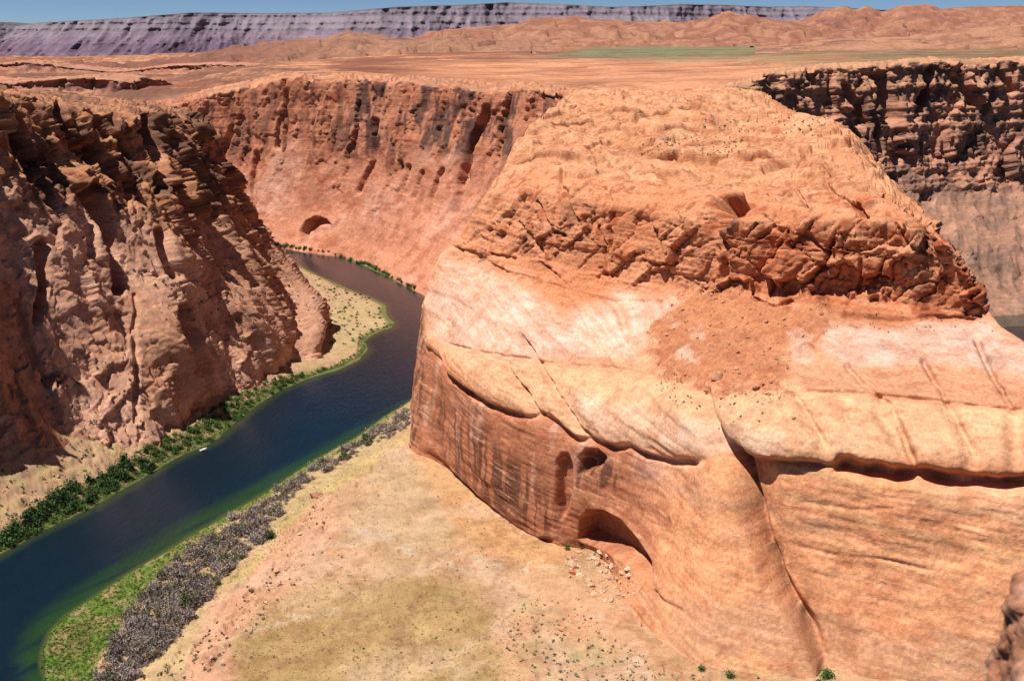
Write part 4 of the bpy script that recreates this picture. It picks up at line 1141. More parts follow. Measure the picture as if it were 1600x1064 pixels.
c = mixc(c, (0.47, 0.38, 0.28), (1 - sstep(2, 16, wd)) * np.clip(0.3 + 1.3 * f2, 0, 0.8))
wd, _ = line_dist(UW, VW, [(935, 960), (950, 990), (990, 1010), (1010, 1064)])
c = mixc(c, (0.55, 0.41, 0.31), (1 - sstep(3, 14, wd)) * np.clip(0.4 + f2, 0, 0.8))
wd, _ = line_dist(UW, VW, [(350, 1064), (345, 1020), (380, 985), (450, 965), (540, 955)])
c = mixc(c, (0.52, 0.40, 0.29), (1 - sstep(2, 8, wd)) * np.clip(0.3 + f2, 0, 0.6))
c = mixc(c, (0.60, 0.34, 0.20), area(UW, VW, [(820, 905), (900, 900), (960, 930), (1000, 1010), (900, 1000), (840, 950)], 20) * 0.6)
c = mixc(c, (0.33, 0.29, 0.15), area(UW, VW, [(820, 950), (900, 960), (960, 1040), (1060, 1050), (1300, 1064), (1300, 1130), (850, 1130)], 18) * sstep(-0.1, 0.4, g3) * 0.6)
c = mixc(c, (0.50, 0.38, 0.16), area(UW, VW, [(460, 770), (560, 712), (640, 672), (640, 690), (560, 740), (490, 790), (430, 850), (350, 930), (330, 920), (420, 840)], 7) * 0.8)
drn = fbm(p3 * np.array([1, 1, 0], np.float32) / 70, 3, 261, ridged=True)
c = mixc(c, (0.56, 0.40, 0.28), sstep(0.55, 0.8, drn) * 0.45)
c = mixc(c, c * np.array([0.7, 0.58, 0.5], np.float32), sstep(0.0, 0.35, fbm(p3 * np.array([1, 1, 0], np.float32) / 14, 5, 263, gain=0.6)) * 0.5)
# left bank
leftbank = inside(U, V, [(-400, 1000), (0, 930), (300, 745), (420, 660), (600, 570), (650, 520), (760, 480), (700, 340), (-400, 340)])
lb = leftbank.astype(np.float32)
c = mixc(c, (0.46, 0.30, 0.18), lb)
c = mixc(c, (0.38, 0.31, 0.13), lb * sstep(0.0, 0.5, g3 + 0.3 * f1) * 0.6)
c = mixc(c, (0.45, 0.36, 0.18), lb * area(U, V, [(500, 545), (575, 545), (620, 510), (600, 470), (520, 470), (505, 500)], 8) * 0.7)
c = mixc(c, (0.10, 0.125, 0.035), lb * (1 - sstep(4, 11, sd + 3 * f1)) * (1 - sstep(640, 660, U)) * 0.85)
c = mixc(c, (0.10, 0.13, 0.035), lb * area(U, V, [(-60, 850), (60, 790), (150, 750), (240, 700), (340, 640), (440, 590), (560, 560), (440, 630), (330, 710), (200, 780), (60, 850), (-60, 900)], 6) * sstep(-0.3, 0.2, g3) * 0.75)
# grass spit and reed edge on the near bank
GRASS = [(640, 622), (560, 676), (480, 722), (400, 772), (330, 815), (250, 863), (150, 925), (75, 980), (62, 1030), (78, 1130), (150, 1130), (152, 1040), (185, 985), (225, 925), (275, 872), (340, 826), (430, 768), (520, 716), (600, 664)]
gr = area(UW * 0.3 + U * 0.7, VW * 0.3 + V * 0.7, GRASS, 3)
c = mixc(c, (0.44, 0.33, 0.17), area(U, V, [(640, 630), (200, 890), (140, 1130), (260, 1130), (340, 900), (640, 660)], 6) * 0.8)
c = mixc(c, (0.105, 0.175, 0.025), gr * np.clip(0.8 + 1.2 * g3, 0.2, 1))
c = mixc(c, (0.22, 0.19, 0.06), gr * sstep(0.0, 0.4, f2 + g4) * 0.6)
c = mixc(c, (0.17, 0.135, 0.05), area(UW * 0.4 + U * 0.6, V, [(105, 990), (130, 970), (150, 975), (135, 1015), (105, 1025)], 5) * 0.8)
# river bed: wet sand, weed, light lost in deep water painted as dark blue
wet = (sd <= 0)
q = p3 * np.array([1, 1, 0], np.float32)
cs, sn = math.cos(math.radians(51)), math.sin(math.radians(51))
flow = np.stack([(q[:, 1] * cs - q[:, 0] * sn) / 6, (q[:, 0] * cs + q[:, 1] * sn) / 90, q[:, 2]], 1)
fl = fbm(flow, 4, 111)
bedc = np.tile(np.array((0.005, 0.022, 0.040), np.float32), (len(P), 1))
wdt = np.interp(V, [600, 700, 800, 900, 1064], [6, 16, 25, 20, 11])
weed = (1 - sstep(0.45, 1.35, dn / wdt + 0.5 * fl + 0.2 * g4))
bedc = mixc(bedc, (0.050, 0.085, 0.022), weed * np.clip(0.8 + 1.1 * fl, 0, 1))
bedc = mixc(bedc, (0.22, 0.145, 0.04), (1 - sstep(0.02, 0.22, dn / wdt + 0.08 * fl)) * 0.9)
bedc = mixc(bedc, (0.12, 0.09, 0.03), lb * (1 - sstep(1, 9, -sd + 3 * f1)) * 0.8)
c[wet] = bedc[wet]
sp = fbm(p3 * np.array([1, 1, 0], np.float32) / 2.6, 3, 171)
c = np.where(wet[:, None], c, mixc(c, c * np.array([0.66, 0.6, 0.55], np.float32), sstep(0.1, 0.5, sp + 0.4 * g4) * 0.6) * np.array([0.80, 0.75, 0.71], np.float32) * (1 + 0.18 * g3 + 0.12 * f2)[:, None])
hid = inside(xy[:, 0], xy[:, 1], [tuple(x[:2]) for x in ([at_z(720, 690, 15), at_z(800, 790, 20), at_z(880, 830, 24), at_z(970, 850, 28), at_z(1060, 960, 32), at_z(1140, 1020, 38), at_z(1300, 1040, 42), at_z(1560, 1055, 50)] + [np.array((600, 330, 0)), np.array((600, 900, 0)), np.array((60, 900, 0))])])
quads = grid_quads(len(gv), len(gu))
hid |= (U > 1000) & (V < 980) | ((U > 760) & (V < 640))
quads = quads[~hid[quads].all(axis=1)]
floor_mesh = mesh_from('canyon_floor', P, quads, c)
canyon_floor = structure(link('canyon_floor', floor_mesh, M_FLOOR))
canyon_floor['label'] = 'sandy canyon floor and benches on both sides of the river'
FLOOR = dict(P=P, U=U, V=V, sd=sd, dn=dn)

m = bpy.data.meshes.new('river')
m.from_pydata([(-1200, 250, 0), (1500, 250, 0), (1500, 1900, 0), (-1200, 1900, 0)], [], [(0, 1, 2, 3)])
river = structure(link('river', m, M_WATER))
river['label'] = 'dark blue green river winding through the canyon'
m = bpy.data.meshes.new('riverbed')
m.from_pydata([(-1300, 200, -9), (1600, 200, -9), (1600, 2000, -9), (-1300, 2000, -9)], [], [(0, 1, 2, 3)])
riverbed = structure(link('riverbed', m, plain_material('riverbed_deep_water_blue', (0.005, 0.020, 0.036), vary=0.3, scale=0.05)))  # light lost and scattered in deep water put into the bed colour
riverbed['label'] = 'bed under the deep river, painted the dark blue of deep water'
# ================================================================== THINGS
rnd = random.Random(11)
bpy.context.view_layer.update()
DG = bpy.context.evaluated_depsgraph_get()
from mathutils import Vector
def hit(u, v):
    """the ground under photo pixel (u, v): point, normal and what was met"""
    a, b = (u - 800.0) / FPX, (v - 532.0) / FPX
    d = Vector((a, CP - b * SP, -SP - b * CP)).normalized()
    o = Vector((0, 0, CAMZ))
    for _ in range(3):
        ok, loc, nor, idx, ob, _m = scene.ray_cast(DG, o, d)
        if not ok:
            return None
        if ob.name == 'river':
            o = loc + d * 0.01; continue
        if nor.dot(d) > 0:
            nor = -nor
        return loc, nor, ob.name
    return None

def px_at(loc):
    return (loc[1] * CP + (CAMZ - loc[2]) * SP) / FPX

def tag(o, label, cat, group=None):
    o['label'] = label; o['category'] = cat
    if group: o['group'] = group
    return o

def inpoly(u, v, poly):
    r = False
    for k in range(len(poly)):
        x0, y0 = poly[k]; x1, y1 = poly[(k + 1) % len(poly)]
        if (y0 > v) != (y1 > v) and u < (x1 - x0) * (v - y0) / (y1 - y0) + x0:
            r = not r
    return r

def sample_poly(poly, count, fn=None):
    us_ = [q[0] for q in poly]; vs_ = [q[1] for q in poly]
    out = []; tries = 0
    while len(out) < count and tries < count * 40:
        tries += 1
        u, v = rnd.uniform(min(us_), max(us_)), rnd.uniform(min(vs_), max(vs_))
        if inpoly(u, v, poly) and (fn is None or fn(u, v)):
            out.append((u, v))
    return out

# ---- meshes to share
def boulder_mesh(seed, mat, flatness=0.7):
    r = random.Random(seed)
    bm = bmesh.new()
    sx, sy, sz = 1.0, r.uniform(0.65, 1.0), flatness * r.uniform(0.75, 1.1)
    for k in range(17):
        z = r.uniform(-1, 1); a = r.uniform(0, 6.283); q = math.sqrt(1 - z * z)
        e = r.uniform(0.82, 1.05)
        bm.verts.new((0.5 * sx * q * math.cos(a) * e, 0.5 * sy * q * math.sin(a) * e, 0.5 * sz * z * e + 0.22 * sz))
    g = bmesh.ops.convex_hull(bm, input=bm.verts)
    bmesh.ops.delete(bm, geom=[x for x in g['geom_interior'] if isinstance(x, bmesh.types.BMVert)], context='VERTS')
    bmesh.ops.bevel(bm, geom=bm.edges[:], offset=0.03, segments=1, affect='EDGES')
    me = bpy.data.meshes.new('boulder'); bm.to_mesh(me); bm.free()
    me.materials.append(mat)
    return me

def boulder_material(name, color):
    m = plain_material(name, color, rough=0.95, vary=0.3, scale=4.0, spec=0.1, random_obj=0.22)
    return m
M_ROCK = boulder_material('fallen_sandstone', (0.44, 0.215, 0.115))
M_ROCKP = boulder_material('pale_fallen_sandstone', (0.52, 0.32, 0.20))
M_ROCKR = boulder_material('red_fallen_sandstone', (0.44, 0.13, 0.06))
ROCKS = [boulder_mesh(k, M_ROCK) for k in range(7)]
ROCKSP = [boulder_mesh(20 + k, M_ROCKP, 0.6) for k in range(6)]
ROCKSR = [boulder_mesh(40 + k, M_ROCKR, 0.8) for k in range(2)]

def foliage_material(name, color, vary=0.35):
    m = bpy.data.materials.new(name); m.use_nodes = True
    nt = m.node_tree; L = nt.links.new
    b = nt.nodes['Principled BSDF']; b.inputs['Roughness'].default_value = 0.7; b.inputs['Specular IOR Level'].default_value = 0.15
    oi = nd(nt, 'ShaderNodeObjectInfo')
    tc = nd(nt, 'ShaderNodeTexCoord')
    n = nd(nt, 'ShaderNodeTexNoise', Scale=1.4, Detail=3.0); L(tc.outputs['Object'], n.inputs['Vector'])
    ad = nd(nt, 'ShaderNodeMath', operation='MULTIPLY_ADD'); L(oi.outputs['Random'], ad.inputs[0]); ad.inputs[1].default_value = 0.8; L(n.outputs[0], ad.inputs[2])
    r = nd(nt, 'ShaderNodeMapRange')
    r.inputs['From Min'].default_value = 0.35; r.inputs['From Max'].default_value = 1.45
    r.inputs['To Min'].default_value = 1 - vary; r.inputs['To Max'].default_value = 1 + vary
    L(ad.outputs[0], r.inputs['Value'])
    x = nd(nt, 'ShaderNodeVectorMath', operation='SCALE'); x.inputs[0].default_value = color
    L(r.outputs[0], x.inputs['Scale']); L(x.outputs[0], b.inputs['Base Color'])
    return m
M_TWIG = foliage_material('bare_tamarisk_twigs', (0.27, 0.215, 0.19), 0.5)
M_TWIG2 = foliage_material('brown_tamarisk_twigs', (0.36, 0.27, 0.19), 0.4)
M_TWIG3 = foliage_material('olive_tamarisk_twigs', (0.20, 0.19, 0.11), 0.4)
M_LEAF = foliage_material('willow_leaves', (0.060, 0.105, 0.022), 0.45)
M_DARKLEAF = foliage_material('dark_tree_leaves', (0.045, 0.088, 0.026), 0.4)
M_SAGE = foliage_material('sage_leaves', (0.20, 0.185, 0.10), 0.4)
M_DRY = foliage_material('dry_bunch_grass', (0.36, 0.29, 0.12), 0.35)
M_REED = foliage_material('reed_grass', (0.10, 0.155, 0.028), 0.4)
M_STEM = plain_material('stem_bark', (0.16, 0.10, 0.065), vary=0.3)

def tri_mesh(name, T, mat):
    T = np.asarray(T, np.float32).reshape(-1, 3)
    me = mesh_from(name, T, np.arange(len(T)).reshape(-1, 3), None, smooth=False)
    me.materials.append(mat)
    return me

def bush_tris(seed, nleaf, leaf, spread=0.5, height=0.75, upright=0.0, clumps=7):
    """leaf-sized triangles gathered in clumps through a rounded, ragged crown about 1 wide"""
    r = np.random.default_rng(seed)
    cc = r.normal(size=(clumps, 3)); cc /= np.linalg.norm(cc, axis=1, keepdims=True)
    cc *= r.uniform(0.35, 0.8, (clumps, 1)); cc[:, 2] = np.abs(cc[:, 2])
    k = r.integers(0, clumps, nleaf)
    p = cc[k] + r.normal(size=(nleaf, 3)) * 0.3
    p[:, 0] *= spread; p[:, 1] *= spread; p[:, 2] = np.abs(p[:, 2]) * height
    d = r.normal(size=(nleaf, 3)); d[:, 2] += upright * 2
    d /= np.linalg.norm(d, axis=1, keepdims=True)
    e = np.cross(d, r.normal(size=(nleaf, 3))); e /= np.linalg.norm(e, axis=1, keepdims=True)
    ln = leaf * r.uniform(0.6, 1.4, (nleaf, 1)); wd_ = ln * (0.55 if upright < 0.3 else 0.22)
    return np.stack([p - e * wd_, p + e * wd_, p + d * ln], 1)

TWIGS = [tri_mesh('bare_shrub', bush_tris(100 + k, 300, 0.2, 0.5, 0.8, upright=0.5, clumps=6), (M_TWIG, M_TWIG, M_TWIG2, M_TWIG, M_TWIG3)[k]) for k in range(5)]
LEAFY = [tri_mesh('green_bush', bush_tris(200 + k, 170, 0.15), M_LEAF) for k in range(5)]
DARK = [tri_mesh('dark_bush', bush_tris(300 + k, 190, 0.15, 0.5, 0.9), M_DARKLEAF) for k in range(4)]
SAGE = [tri_mesh('desert_shrub', bush_tris(400 + k, 36, 0.30, 0.5, 0.7, clumps=4), M_SAGE) for k in range(4)]

def place(name, me, loc, size, label, cat, group=None, squash=1.0, sink=0.0, tilt=0.0):
    o = bpy.data.objects.new(name, me)
    scene.collection.objects.link(o)
    o.location = (loc[0], loc[1], loc[2] - sink * size)
    o.rotation_euler = (rnd.uniform(-tilt, tilt), rnd.uniform(-tilt, tilt), rnd.uniform(0, 6.283))
    o.scale = (size, size * rnd.uniform(0.85, 1.15), size * squash)
    return tag(o, label, cat, group)

def scatter_stuff(name, tris_list, spots, mat, label):
    """many tiny pieces as one object: spots = (x, y, z, size)"""
    out = []
    for (x, y, z, sz) in spots:
        T = tris_list[rnd.randrange(len(tris_list))]
        a = rnd.uniform(0, 6.283); ca, sa = math.cos(a), math.sin(a)
        R = np.array([[ca, -sa, 0], [sa, ca, 0], [0, 0, 1]])
        out.append((T @ R.T) * sz + np.array([x, y, z]))
    me = tri_mesh(name, np.concatenate(out), mat)
    o = link(name, me)
    o['kind'] = 'stuff'; o['label'] = label
    return o

# ---- bare grey shrubs along the near bank
BAND = [(640, 634), (560, 690), (470, 742), (400, 790), (330, 832), (275, 878), (222, 932), (186, 985), (160, 1040), (140, 1100), (190, 1100), (225, 1045), (270, 1005), (312, 950), (345, 905), (385, 868), (425, 835), (446, 790), (480, 755), (540, 722), (600, 690), (640, 668)]
spots = []
bn = lambda u, v: float(vn(np.array([[u / 22, v / 22, 3]], np.float32), 2)[0]) + rnd.uniform(-0.2, 0.9) > 0.05
for u, v in sample_poly(BAND, 1150, bn):
    h = hit(u, v)
    if h and h[2] == 'canyon_floor' and h[0][2] > 0.2:
        spots.append((h[0], 2.0 + 5.5 * rnd.random() ** 1.6))
spots.sort(key=lambda q: -q[1] / px_at(q[0]))
NEAR_LINE = [(140, 1100), (160, 1040), (186, 985), (222, 932), (275, 878), (330, 832), (400, 790), (470, 742), (560, 690), (640, 634)]
def to_px(loc):
    uu, vv = project(np.array([[loc[0], loc[1], loc[2]]])); return float(uu[0]), float(vv[0])
def zone(x, table):
    for lim, word in table:
        if x < lim: return word
    return table[-1][1]
for loc, sz in spots[:300]:
    u, v = to_px(loc)
    dd = float(line_dist(np.array([u]), np.array([v]), NEAR_LINE)[0][0])
    kk_ = rnd.randrange(5)
    lab = zone(sz, ((3.0, 'small'), (4.4, 'medium'), (5.8, 'large'), (99, 'very large'))) + (' grey', ' grey', ' tan', ' grey', ' olive')[kk_] + ' leafless shrub, ' + zone(dd, ((18, 'water side'), (42, 'middle'), (999, 'upper edge'))) + ' of thicket ' + zone(u, ((215, 'beside the grass spit'), (245, 'beside the dark green bush'), (275, 'left of the bright green bush'), (310, 'around the bright green bush'), (345, 'right of the bright green bush'), (385, 'opposite the green spit end'), (430, 'past the rock edge'), (475, 'left of the dark red outcrop'), (540, 'below the dark red outcrop'), (999, 'near the butte corner')))
    place('bare_shrub', TWIGS[kk_], loc, sz, lab, 'shrub', 'bare grey shrubs along the near bank', sink=0.05)
if spots[300:]:
    scatter_stuff('bare_shrub_thicket', [bush_tris(150 + k, 90, 0.26, 0.55, 0.7, upright=0.55) for k in range(4)], [(l[0], l[1], l[2] - 0.2, sz) for l, sz in spots[300:]], M_TWIG, 'thicket of bare grey shrubs filling the near river bank')

# ---- green bushes one can name
def green_bush(u, v, size, label, dark=False):
    h = hit(u, v)
    if not h: return
    root = bpy.data.objects.new('green_bush', None); scene.collection.objects.link(root)
    root.location = h[0]
    tag(root, label, 'bush')
    cr = link('foliage', tri_mesh('foliage', bush_tris(rnd.randrange(9999), 420, 0.11, 0.5, 0.75, clumps=10) * size, M_DARKLEAF if dark else M_LEAF), None, root)
    T = []
    for k in range(5):
        a = k * 1.26 + rnd.random(); b = np.array([math.cos(a), math.sin(a), 0]); tip = np.array([b[0] * 0.25, b[1] * 0.25, 0.5]) * size
        sd_ = np.array([-b[1], b[0], 0]) * 0.02 * size
        T += [[-sd_, sd_, tip]]
    link('stem', tri_mesh('stem', T, M_STEM), None, root)
for u, v, sz, lab, dk in (
    (573, 692, 9.0, 'round dark green bush on the near bank beside the butte corner', True),
    (538, 718, 8.5, 'low olive green bush left of the butte foot on near bank', False),
    (292, 948, 9.5, 'bright green bush standing among the grey shrubs near bottom left', False),
    (212, 968, 6.0, 'dark green bush in the grey shrubs nearest the grass spit', True),
    (420, 842, 7.0, 'green bush at the rock edge above the grey shrub band', False),
    (886, 858, 3.6, 'small green bush at the rockfall under the arch, left of two', False),
    (908, 852, 4.0, 'small green bush at the rockfall under the arch, right of two', True),
    (1290, 1058, 5.5, 'green bush at the bottom of the long gully', False),
    (1140, 1056, 4.0, 'green shrub at the butte foot near the bottom edge', False),
    (1095, 1046, 3.5, 'olive shrub at the butte foot left of the green shrub', False),
):
    green_bush(u, v, sz, lab, dk)

# ---- trees and bushes on the far (left) bank
LEFTBANK = [(-20, 862), (0, 838), (60, 792), (110, 760), (160, 745), (215, 705), (300, 668), (330, 640), (372, 612), (430, 590), (470, 585), (530, 570), (430, 612), (390, 640), (335, 688), (275, 714), (230, 740), (150, 788), (60, 830), (0, 864)]
spots = []
for u, v in sample_poly(LEFTBANK, 480):
    h = hit(u, v)
    if h and h[2] in ('canyon_floor', 'left_canyon_wall') and h[0][2] > 0.15:
        spots.append((u, v, h[0]))
def trunk_mesh():
    T = []
    for a in (0.0, 2.1, 4.2):
        b = np.array([math.cos(a), math.sin(a), 0]) * 0.05; b2 = np.array([math.cos(a + 2.1), math.sin(a + 2.1), 0]) * 0.05
        T += [[b, b2, np.array([0, 0, 0.55])]]
    return tri_mesh('trunk', T, M_STEM)
TRUNK = trunk_mesh()
def riverside_tree(loc, size, label):
    root = bpy.data.objects.new('riverside_tree', None); scene.collection.objects.link(root)
    root.location = (loc[0], loc[1], loc[2] - 0.1); root.rotation_euler = (0, 0, rnd.uniform(0, 6.283)); root.scale = (size, size, size)
    tag(root, label, 'tree', 'trees on the far bank')
    link('crown', DARK[rnd.randrange(4)], None, root)
    link('trunk', TRUNK, None, root)
BANKZ = ((25, 'at left picture edge'), (80, 'under the left soil slope'), (130, 'under the orange slab'), (190, 'left of twin clefts'), (245, 'below the dark clefts'), (300, 'left of the white boats'), (345, 'beside the white boats'), (390, 'right of the white boats'), (440, 'under the smooth wall foot'), (999, 'just before the sandbar'))
for i, (u, v, loc) in enumerate(spots[:330]):
    sz = rnd.uniform(3.0, 6.0)
    side_ = 'by the water' if v > np.interp(u, [0, 60, 150, 232, 335, 430, 530], [852, 818, 776, 728, 676, 602, 572]) else 'back from the water'
    if u < 240 and rnd.random() < 0.45:
        sz *= 1.35
        riverside_tree(loc, sz, ('large' if sz > 6.3 else 'smaller') + ' dark green tree, far bank ' + side_ + ' ' + zone(u, BANKZ))
    else:
        place('riverside_bush', LEAFY[rnd.randrange(5)], loc, sz, ('large' if sz > 4.5 else 'small') + ' bright green bush, far bank ' + side_ + ' ' + zone(u, BANKZ), 'bush', 'green bushes on the far bank', squash=0.8, sink=0.05)
spots2 = [(u, v) for u, v in sample_poly([(435, 570), (500, 535), (575, 545), (615, 508), (600, 472), (540, 455), (480, 425), (510, 480), (500, 545)], 130)]
k = 0
for u, v in spots2:
    h = hit(u, v)
    if h and h[2] == 'canyon_floor' and h[0][2] > 0.3:
        edge = rnd.random() < 0.5
        sz = rnd.uniform(1.8, 4.0)
        lab = ('large ' if sz > 2.9 else 'small ') + ('grey' if edge else 'green') + ' shrub on the sandbar ' + zone(v, ((455, 'at its far narrow end'), (480, 'behind its widest part'), (505, 'level with its pointed tip'), (530, 'between its two points'), (999, 'at its near end by the cliff')))  + (', river side' if u > 545 else ', cliff side')
        place('sandbar_shrub', SAGE[rnd.randrange(4)] if edge else LEAFY[rnd.randrange(5)], h[0], sz, lab, 'shrub', 'shrubs on the sandbar', squash=0.75)
far_edge = [(430, 384), (470, 389), (515, 395), (556, 410), (575, 414), (600, 427), (625, 440), (650, 453)]
for i in range(70):
    q = rnd.random() * (len(far_edge) - 1); a = int(q); t = q - a
    u = far_edge[a][0] * (1 - t) + far_edge[a + 1][0] * t; v = far_edge[a][1] * (1 - t) + far_edge[a + 1][1] * t - rnd.uniform(-1, 2)
    h = hit(u, v)
    if h:
        place('waterside_bush', LEAFY[rnd.randrange(5)], h[0], rnd.uniform(3.5, 7.0), zone(rnd.random(), ((0.5, 'rounded'), (2, 'spreading'))) + ' green bush at the far wall foot ' + zone(u, ((470, 'left of the small arch'), (520, 'under the small arch'), (570, 'right of the small arch'), (610, 'along the bending shore'), (999, 'next to the butte edge'))), 'bush', 'bushes along the far wall foot', squash=0.8)

# ---- small desert shrubs on the bench, the walls and the rubble
spots = []
def dots(zn, poly, count, lo, hi, names=('canyon_floor', 'butte', 'left_canyon_wall')):
    for u, v in sample_poly(poly, count):
        h = hit(u, v)
        if h and h[2] in names and h[1].z > 0.35 and h[0][2] > 1.5:
            spots.append((h[0], rnd.uniform(lo, hi), h[2], zn))
dots('on the sand below the rockfall', [(820, 940), (900, 930), (960, 1000), (1060, 1050), (1300, 1064), (1000, 1064), (840, 1064), (780, 1000)], 230, 0.7, 1.6)
dots('on the gravel flat of the bench', [(640, 690), (560, 760), (500, 860), (420, 980), (340, 1064), (800, 1064), (880, 900), (840, 850), (720, 760)], 170, 0.6, 1.4)
dots('on the pink slab slope above the grey thicket', [(500, 770), (450, 850), (370, 930), (300, 1000), (230, 1064), (340, 1064), (420, 960), (520, 850)], 150, 0.8, 2.0)
dots('on the soil slope at far left', [(0, 690), (100, 680), (180, 700), (110, 760), (0, 830)], 90, 0.9, 2.3)
dots('on the lower left wall above the trees', [(60, 560), (200, 560), (300, 620), (260, 680), (120, 720), (60, 640)], 120, 1.2, 2.6)
dots('on the slope above the sandbar', [(200, 420), (420, 400), (500, 480), (420, 560), (300, 520)], 200, 1.3, 3.0)
dots('on the ledge near the left wall corner', [(300, 280), (360, 300), (380, 360), (280, 330)], 50, 1.6, 3.4)
dots('at the left edge of the rubble slope', [(1010, 590), (1050, 560), (1060, 590), (1100, 640), (1060, 640)], 60, 0.6, 1.4)
dots('in the hollow on top of the butte', [(1000, 215), (1160, 215), (1160, 245), (1000, 245)], 110, 1.0, 2.2)
dots('near the rear rim of the butte top', [(1100, 185), (1290, 185), (1290, 215), (1100, 205)], 60, 1.2, 2.6)
dots('on the pale shelf under the blocky cliff', [(1300, 480), (1530, 490), (1560, 520), (1300, 520)], 40, 0.6, 1.4)
spots.sort(key=lambda q: -q[1] / px_at(q[0]))
zone_uv = {}
for loc, sz, nm, zn in spots[:300]:
    zone_uv.setdefault(zn, []).append(to_px(loc))
for loc, sz, nm, zn in spots[:300]:
    u, v = to_px(loc)
    q = np.array(zone_uv[zn])
    lab = zone(sz, ((1.3, 'tiny'), (2.0, 'small'), (99, 'larger'))) + ' desert shrub ' + zn
    if len(q) > 3:
        a_, b_, c_, d_ = np.quantile(q[:, 0], [0.2, 0.4, 0.6, 0.8]); e_, f_ = np.quantile(q[:, 1], [0.33, 0.67])
        lab += ', ' + zone(v, ((e_, 'upper '), (f_, 'middle '), (9999, 'lower '))) + zone(u, ((a_, 'far left'), (b_, 'left'), (c_, 'centre'), (d_, 'right'), (99999, 'far right')))
    place('desert_shrub', SAGE[rnd.randrange(4)], loc, sz, lab, 'shrub', 'desert shrubs ' + zn)
scatter_stuff('desert_scrub', [bush_tris(450 + k, 14, 0.36, 0.5, 0.7, clumps=3) for k in range(4)], [(l[0], l[1], l[2], sz) for l, sz, _, _z in spots[300:]], M_SAGE, 'sparse low desert scrub scattered over bench and walls')

# dry bunch grass over the bench
gs = []
for poly, cnt, lo, hi in (([(390, 960), (520, 880), (700, 890), (800, 960), (820, 1064), (350, 1064)], 1700, 0.5, 1.1), ([(640, 690), (560, 750), (500, 850), (700, 880), (860, 900), (840, 850), (720, 750)], 1500, 0.4, 0.9), ([(460, 780), (560, 712), (640, 672), (640, 692), (560, 742), (440, 860), (330, 940)], 700, 0.6, 1.2)):
    for u, v in sample_poly(poly, cnt):
        h = hit(u, v)
        if h and h[2] == 'canyon_floor':
            gs.append((h[0][0], h[0][1], h[0][2], rnd.uniform(lo, hi)))
scatter_stuff('dry_grass', [bush_tris(500 + k, 9, 0.5, 0.5, 0.6, upright=0.4, clumps=3) for k in range(4)], gs, M_DRY, 'dry yellow bunch grass over the bench below the butte')
# reeds along the shores
gs = []
for poly, cnt, lo, hi in ((GRASS, 2600, 0.8, 1.9), (LEFTBANK, 2200, 1.0, 2.6), ([(480, 588), (530, 574), (562, 558), (574, 545), (566, 535), (580, 520), (612, 509), (614, 505), (560, 530), (556, 552), (520, 570)], 350, 1.0, 2.0)):
    for u, v in sample_poly(poly, cnt):
        h = hit(u, v)
        if h and h[2] == 'canyon_floor' and h[0][2] > -0.05:
            gs.append((h[0][0], h[0][1], h[0][2], rnd.uniform(lo, hi)))
scatter_stuff('shore_grass', [bush_tris(520 + k, 12, 0.5, 0.55, 0.6, upright=0.5, clumps=3) for k in range(4)], gs, M_REED, 'bright green grass and reeds along the water edge')

# ---- boulders
def boulder(u, v, wpx, label, group=None, kinds=ROCKS, squash=1.0, name='boulder'):
    h = hit(u, v)
    if not h or h[2] == 'river': return None
    return place(name, kinds[rnd.randrange(len(kinds))], h[0], wpx * px_at(h[0]), label, 'boulder', group, squash=squash, sink=0.06, tilt=0.35)
boulder(1120, 590, 27, 'large rounded boulder at the lower end of the rubble slope')
boulder(1182, 606, 17, 'second boulder right of the largest one on the rubble slope')
boulder(893, 896, 14, 'rust red boulder at the left edge of the rockfall', kinds=ROCKSR)
boulder(898, 882, 20, 'dark flat slab lying at the top left of the rockfall', squash=0.5)
boulder(495, 776, 30, 'dark red broken outcrop above the grey shrub band', kinds=[boulder_mesh(60, boulder_material('outcrop_rock', (0.28, 0.12, 0.08)), 0.6)])
boulder(478, 812, 22, 'reddish rock ledge block left of the pale wash', squash=0.5)
boulder(1012, 520, 8, 'small boulder at the left rim of the rubble slope')
ROCKFALL = [(882, 878), (905, 862), (940, 862), (975, 882), (1000, 905), (990, 935), (955, 945), (925, 930), (900, 912), (885, 900)]
for u, v in sample_poly(ROCKFALL, 110):
    w_ = rnd.choice([4, 5, 6, 7, 9, 12, 15])
    boulder(u, v, w_, zone(w_, ((5.5, 'small'), (8, 'middling'), (99, 'big'))) + ' tan angular block in the rockfall, ' + zone(v, ((880, 'top'), (898, 'upper middle'), (915, 'lower middle'), (999, 'bottom'))) + ' ' + zone(u, ((915, 'left'), (950, 'centre'), (999, 'right'), (9999, 'right'))), 'blocks in the rockfall', kinds=ROCKSP, squash=rnd.uniform(0.7, 1.1))
for u, v in sample_poly(TALUS, 145):
    w_ = rnd.choice([3, 3.5, 4, 4.5, 5, 6, 8, 10])
    boulder(u, v, w_, zone(w_, ((4.2, 'small'), (99, 'larger'))) + ' brown block on the rubble slope, ' + zone(v, ((490, 'top'), (530, 'upper'), (575, 'lower'), (999, 'bottom'))) + ' ' + zone(u, ((1080, 'far left'), (1140, 'left'), (1200, 'middle'), (9999, 'right'))) + ' part', 'blocks on the rubble slope')
for u, v in sample_poly([(1110, 620), (1250, 610), (1240, 660), (1120, 670)], 16):
    boulder(u, v, rnd.uniform(4, 8), 'loose block on the pale ledge below the rubble slope', 'blocks on the pale ledge')
for u, v in sample_poly([(0, 690), (110, 690), (190, 730), (120, 770), (0, 820)], 16) + sample_poly([(430, 430), (500, 460), (520, 500), (440, 470)], 8):
    boulder(u, v, rnd.uniform(3, 8), 'fallen block on the slope at the foot of the left canyon wall', 'blocks below the left wall')
